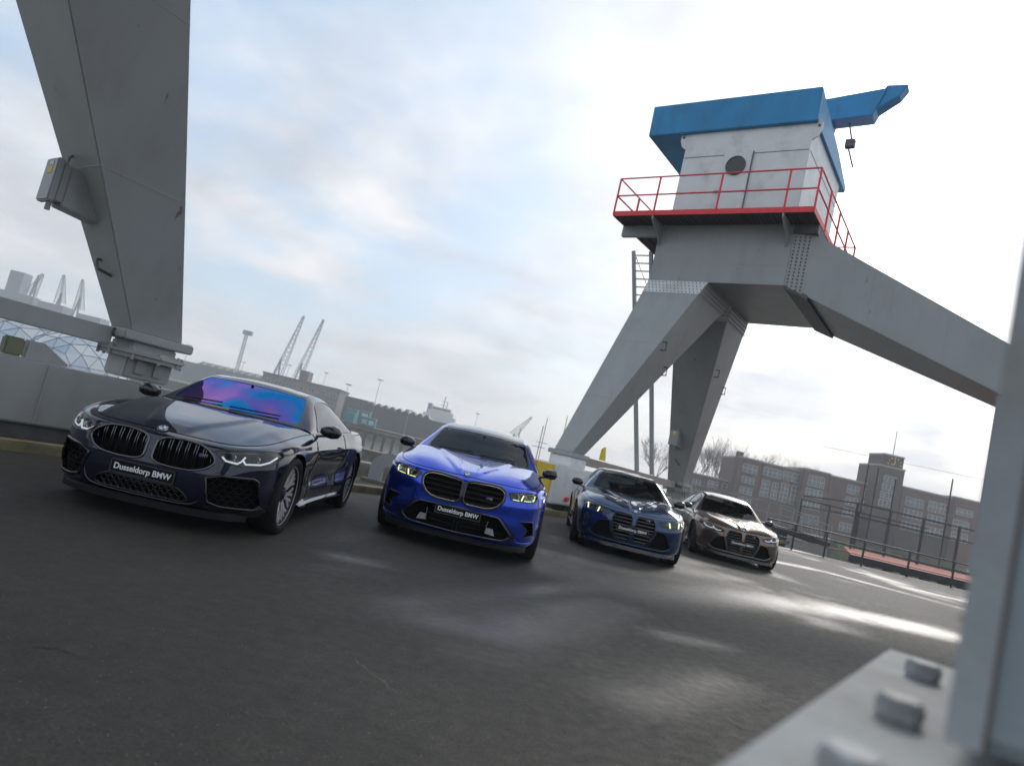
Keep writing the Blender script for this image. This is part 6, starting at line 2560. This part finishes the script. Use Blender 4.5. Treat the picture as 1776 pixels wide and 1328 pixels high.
CAR2 = dict(
    name='saloon_car', pos=(-.252, 7.60), yaw=-91.31, W=.985, L=5.096, xf=-.91, xr=-3.916, R=.362, track=.972,
    label='bright royal blue saloon with outlined kidney grille between the black-blue coupe and crane foot',
    paint=paint('paint_royal_blue', (.003, .055, .60), .85, .18), skirt_m=M_BLACK,
    rows=[([.10, .09, .07, .05, .06, .06, .06, .07, .10], [.17, .17, .18, .20, .19, .19, .20, .22, .24]),
          ([.03, .03, .025, .01, .03, .03, .02, .03, .04], [.235, .235, .245, .27, .25, .25, .27, .30, .32]),
          ([.0, .0, .0, -.005, .02, .02, -.005, .0, .0], [.36, .36, .38, .42, .38, .38, .42, .48, .48]),
          ([.0, .0, .0, -.012, .03, .03, -.012, .0, .0], [.52, .52, .54, .58, .53, .54, .58, .64, .64]),
          ([.0, .0, .0, -.005, .012, .012, -.008, .0, .0], [.64, .645, .66, .70, .68, .70, .72, .78, .78]),
          ([.015, .015, .015, .015, .0, .0, .005, .02, .03], [.745, .745, .76, .81, .83, .85, .86, .90, .92]),
          ([.045, .045, .05, .06, .045, .045, .05, .06, .06], [.812, .812, .832, .90, .935, .955, .965, 1.0, 1.02])],
    top=[(-.10, 0, .843), (-.11, .29, .843), (-.15, .52, .843), (-.24, .68, .85), (-.42, .79, .872), (-.64, .84, .905), (-.91, .855, .94), (-1.33, .86, .98), (-1.78, .865, 1.005),
         (-2.56, .87, 1.02), (-3.3, .88, 1.03), (-3.92, .895, 1.04), (-4.42, .85, 1.055), (-4.8, .72, 1.075), (-4.95, .42, 1.085), (-5.0, 0, 1.085)],
    open=dict(kidney=[(.02, .585), (.02, .765), (.06, .797), (.10, .806), (.28, .818), (.38, .815), (.435, .795), (.475, .755), (.47, .67), (.41, .59), (.345, .555), (.27, .54), (.06, .54)],
              lamp=[(.495, .772), (.543, .70), (.655, .702), (.815, .718), (.842, .775), (.81, .818), (.63, .80)],
              outer=[(.68, .485), (.835, .50), (.875, .345), (.76, .318), (.79, .40)],
              low=[(0, .50), (.26, .488), (.45, .482), (.61, .325), (.60, .285), (.53, .243), (0, .230)]),
    round=dict(kidney=.13, lamp=.10, outer=.06), centre=['low'],
    kidney=dict(depth=.08, frame=.013, frame_m=M_BLACK, foff=.002, glow=True, bars='h', n=5, bar_m=M_MATT, dep=.03),
    lamp=dict(drl_m=M_DRLY, drl=[([(.655, .714), (.662, .745), (.672, .772)], .0075), ([(.79, .730), (.806, .76), (.80, .788)], .0075), ([(.56, .710), (.635, .711)], .0035), ([(.69, .717), (.77, .724)], .0035)],
              proj=[(.60, .745, .026), (.73, .757, .026)], chrome=[(.52, .772), (.66, .788), (.80, .802)]),
    intakes=[dict(key='outer', depth=.10, rim=.005),
             dict(key='low', depth=.14, rim=.008, rim_m=M_DARKCHROME,
                  bars=[((.02, .24), (.02, .36), .012, M_DARKCHROME), ((.06, .30), (.30, .315), .006, M_BLACK), ((.06, .36), (.33, .37), .006, M_BLACK), ((.335, .30), (.345, .42), .010, M_CHROME)],
                  plates=[([(.335, .285), (.445, .272), (.415, .345), (.345, .345)], M_RIM)])],
    panels=[dict(name='grille_bridge', o=[(0, .56), (.022, .575), (.022, .775), (.0, .79)], off=.004, m=M_BLACK), dict(name='intake_surround', o=[(.47, .487), (.50, .487), (.68, .31), (.62, .235), (.545, .236), (.615, .285), (.63, .325)], off=.008, m=M_BLACK)],
    lines=[([(.66, .30), (.70, .245), (.86, .25), (.88, .275)], .006, mat('paint_royal_blue'), 'corner_trim')],
    splitter=dict(u1=4.1, v=.45, out=.03, z1=.185, z0=.14, m=M_MATT),
    hood=[(-.10, .843), (-.25, .885), (-.5, .925), (-.85, .972), (-1.2, 1.015), (-1.48, 1.045)], uA=7.75,
    cowl=[(-1.48, 0, 1.045), (-1.52, .35, 1.04), (-1.60, .62, 1.02), (-1.68, .84, .995)],
    bulge=lambda q: step_y(q, [(-.12, .10), (-.6, .32), (-1.45, .52)], .011, .020) + crease(q, [(-.11, .075), (-.32, .10), (-.7, .15)], .014, .006) + crease(q, [(-.3, .62), (-.8, .70), (-1.5, .76)], .05, .006),
    house=[((-1.44, 1.045), (-1.66, .75, 1.03), (-1.68, .858, .998)), ((-1.80, 1.22), (-1.97, .695, 1.20), (-1.95, .868, 1.008)), ((-2.2, 1.405), (-2.32, .63, 1.362), (-2.3, .872, 1.014)),
           ((-2.6, 1.475), (-2.68, .605, 1.425), (-2.7, .875, 1.02)), ((-3.1, 1.485), (-3.15, .595, 1.435), (-3.2, .88, 1.028)), ((-3.65, 1.44), (-3.65, .58, 1.385), (-3.65, .885, 1.035)),
           ((-4.1, 1.30), (-4.05, .58, 1.26), (-4.0, .885, 1.042)), ((-4.55, 1.115), (-4.45, .60, 1.095), (-4.35, .86, 1.052))],
    glass=dict(ws=(.04, 1.97), side=[[(3.35, 1.6), (3.22, 2.2), (3.22, 3.45), (4.85, 3.4), (4.85, 1.0), (4.5, .9)], [(3.22, 3.6), (3.22, 4.8), (3.5, 5.6), (4.6, 6.1), (4.85, 5.6), (4.85, 3.55)]], rw=(5.2, 6.85), roof=(2.03, 5.0)),
    uC=12.2, gaps=[[(-1.72, 1.0), (-1.74, .7), (-1.70, .45), (-1.62, .27)], [(-2.72, 1.01), (-2.74, .7), (-2.7, .27)]], handles=[(-2.5, .88), (-3.45, .9)],
    mirror=(-1.80, 0, 1.05), plate=(.012, .445), emblem=(-.118, .866, 1.0), badge=(.30, .665, 'M5'), dash=(1.0, -1.72), seatx=-2.45, belt=1.01, spokes=8)


def g8x(**kw):
    W = kw['W']
    H = kw['dh']
    d = dict(
        W=W, L=4.794, xf=-.86, xr=-3.717, R=.346, track=W - .012, skirt_m=M_BLACK,
        rows=[([.10, .09, .07, .05, .06, .06, .06, .07, .10], [.165, .165, .175, .20, .19, .19, .20, .22, .24]),
              ([.035, .035, .025, .01, .03, .03, .02, .03, .04], [.22, .22, .235, .27, .25, .25, .27, .30, .32]),
              ([.008, .008, .0, -.005, .02, .02, -.005, .0, .0], [.33, .33, .35, .40, .36, .36, .40, .45, .45]),
              ([.0, .0, .0, -.014, .035, .035, -.014, .0, .0], [.46, .465, .49, .55, .48, .50, .55, .60, .60]),
              ([.0, .0, .0, -.008, .015, .012, -.01, .0, .0], [.565, .57, .60, .66, .63, .65, .68, .72, .72]),
              ([.012, .015, .02, .012, .0, .0, .005, .02, .03], [.65, .66, .695, .755, .78, .79, .80, .82, .85]),
              ([.038, .04, .055, .06, .045, .045, .05, .06, .06], [.708, .725, .765, .835, .87, .89, .90, .94, .96])],
        top=[(-.085, 0, .738), (-.09, .28, .745), (-.14, .49, .757), (-.23, .64, .775), (-.40, .75, .80), (-.62, .80, .832), (-.86, .82, .865), (-1.28, .815, .908), (-1.73, .82, .938),
             (-2.44, .83, .953), (-3.1, .845, .962), (-3.72, .865, .972), (-4.2, .81, .985), (-4.5, .68, 1.0), (-4.64, .4, 1.01), (-4.68, 0, 1.01)],
        open=dict(kidney=[(.028, .52), (.034, .64), (.062, .695), (.29, .700), (.325, .66), (.352, .59), (.342, .50), (.305, .39), (.245, .278), (.22, .268), (.055, .266), (.045, .30)],
                  lamp=kw['lampo'],
                  low=[(.385, .535), (.53, .515), (.652, .315), (.635, .29), (.55, .252), (.285, .252), (.34, .375), (.375, .475)]),
        round=dict(kidney=.08, lamp=.14, low=.06), centre=[],
        kidney=dict(depth=.09, frame=.006, frame_m=M_BLACK, foff=.002, bars='h', n=8, bar_m=M_BLACK, dep=.012),
        lamp=kw['lamp'],
        intakes=[dict(key='low', depth=.12, hex=.05, mdep=.05, rim=.004, rim_m=M_BLACK, mesh_m=M_MATT)],
        panels=[dict(name='corner_panel', o=[(.56, .515), (.80, .545), (.845, .40), (.855, .255), (.70, .25), (.675, .31)], off=.006, m=kw['corner_m'])],
        lines=[([(0, .232), (.26, .236), (.53, .232), (.66, .29), (.672, .33)], .0065, kw['line_m'], 'lip_trim'), ([(.70, .215), (.86, .235), (.89, .26)], .005, kw['line_m'], 'corner_trim')],
        splitter=dict(u1=4.2, v=.5, out=.03, z1=.165, z0=.125, m=M_BLACK),
        hood=[(-.085, .738), (-.22, .79), (-.45, .838), (-.8, .888), (-1.15, .93), (-1.42, .958)], uA=7.72,
        cowl=[(-1.42, 0, .958), (-1.46, .35, .955), (-1.54, .62, .945), (-1.61, .80, .93)],
        bulge=lambda q: step_y(q, [(-.10, .06), (-.35, .13), (-.8, .34), (-1.35, .50)], .012, .022) + crease(q, [(-.09, .055), (-.30, .075), (-1.3, .13)], .012, .008) + crease(q, [(-.32, .30), (-.55, .26), (-.62, .17)], .018, -.008),
        house=[((-1.38, .957), (-1.60, .725, .955), (-1.61, .815, .932)), ((-1.72, 1.12 + H * .3), (-1.86, .66, 1.12 + H * .3), (-1.85, .825, .94)), ((-2.06, 1.31 + H * .8), (-2.16, .575, 1.28 + H * .7), (-2.15, .83, .947)),
               ((-2.45, 1.375 + H), (-2.52, .555, 1.33 + H), (-2.55, .835, .952)), ((-2.9, 1.385 + H), (-2.95, .545, 1.335 + H), (-3.0, .843, .96)), ((-3.4, 1.34 + H), (-3.4, .535, 1.285 + H), (-3.4, .855, .965)),
               ((-3.8, 1.21 + H * .5), (-3.75, .54, 1.17 + H * .5), (-3.7, .86, .972)), ((-4.25, 1.05), (-4.15, .56, 1.03), (-4.05, .83, .98))],
        glass=dict(ws=(.04, 1.97), side=kw['side'], rw=(5.2, 6.85), roof=(2.03, 5.0)),
        uC=12.2, gaps=kw['gaps'], handles=kw['handles'], mirror=(-1.72, 0, 1.0), plate=(.014, .465), emblem=(-.10, .757, 1.0), badge=(.22, .66, 'M'),
        dash=(.93, -1.64), seatx=-2.35, belt=.94, spokes=kw['spokes'])
    for k in ('name', 'pos', 'yaw', 'label', 'paint', 'rim_m', 'roof_m', 'mirror_m', 'ws_m', 'seat_m', 'side_m', 'badge'):
        if k in kw:
            d[k] = kw[k]
    return d


SIDE_COUPE = [[(3.35, 1.75), (3.22, 2.3), (3.22, 4.6), (3.5, 5.5), (4.6, 5.9), (4.85, 5.4), (4.85, 1.0), (4.5, .95)]]
SIDE_SALOON = [[(3.35, 1.6), (3.22, 2.2), (3.22, 3.45), (4.85, 3.4), (4.85, 1.0), (4.5, .9)], [(3.22, 3.6), (3.22, 4.8), (3.5, 5.6), (4.6, 6.0), (4.85, 5.5), (4.85, 3.55)]]
LAMPO = [(.39, .668), (.45, .617), (.61, .614), (.80, .646), (.862, .70), (.87, .735), (.80, .752), (.70, .742), (.56, .715)]
P3 = paint('paint_deep_blue', (.003, .032, .10), .7, .22)
P4 = paint('paint_bronze_brown', (.165, .115, .085), .8, .26)
CAR3 = g8x(name='sports_coupe_car', pos=(2.429, 11.065), yaw=-95.04, W=.943, dh=0., label='dark blue coupe with twin yellowish running lights, parked before the crane foot',
           paint=P3, lampo=LAMPO, corner_m=P3, line_m=mat('lip_steel_blue', (.10, .20, .30), .2, metal=.8),
           lamp=dict(drl_m=M_DRLY, drl=[([(.60, .625), (.585, .665), (.578, .70)], .011), ([(.755, .645), (.755, .69), (.765, .725)], .011)], proj=[(.525, .66, .02), (.67, .672, .022)], chrome=[(.50, .69), (.66, .722), (.80, .735)]),
           side=SIDE_COUPE, gaps=[[(-1.66, .93), (-1.68, .7), (-1.66, .45), (-1.6, .27)], [(-3.0, .95), (-3.02, .7), (-2.95, .42), (-2.8, .26)]], handles=[(-2.8, .82)], spokes=9, rim_m=M_RIMDARK)
CAR4 = g8x(name='sports_saloon_car', pos=(5.621, 14.79), yaw=-96.07, W=.952, dh=.05, label='bronze brown saloon parked beyond the dark blue coupe, next to the quay railing',
           paint=P4, lampo=LAMPO, corner_m=P4, line_m=mat('lip_silver', (.5, .48, .46), .25, metal=.8),
           lamp=dict(drl_m=M_DRLGLOW, drl=[([(.64, .70), (.60, .65), (.53, .638), (.47, .648)], .009), ([(.80, .718), (.765, .672), (.68, .655), (.63, .66)], .009)], proj=[(.55, .672, .024), (.71, .692, .024)], chrome=[(.50, .69), (.66, .722), (.80, .735)]),
           side=SIDE_SALOON, gaps=[[(-1.66, .93), (-1.68, .7), (-1.66, .45), (-1.6, .27)], [(-2.6, .95), (-2.62, .7), (-2.6, .27)]], handles=[(-2.4, .82), (-3.3, .84)], spokes=9, rim_m=M_RIMDARK)
CARS = [make_car(c) for c in (CAR1, CAR2, CAR3, CAR4)]
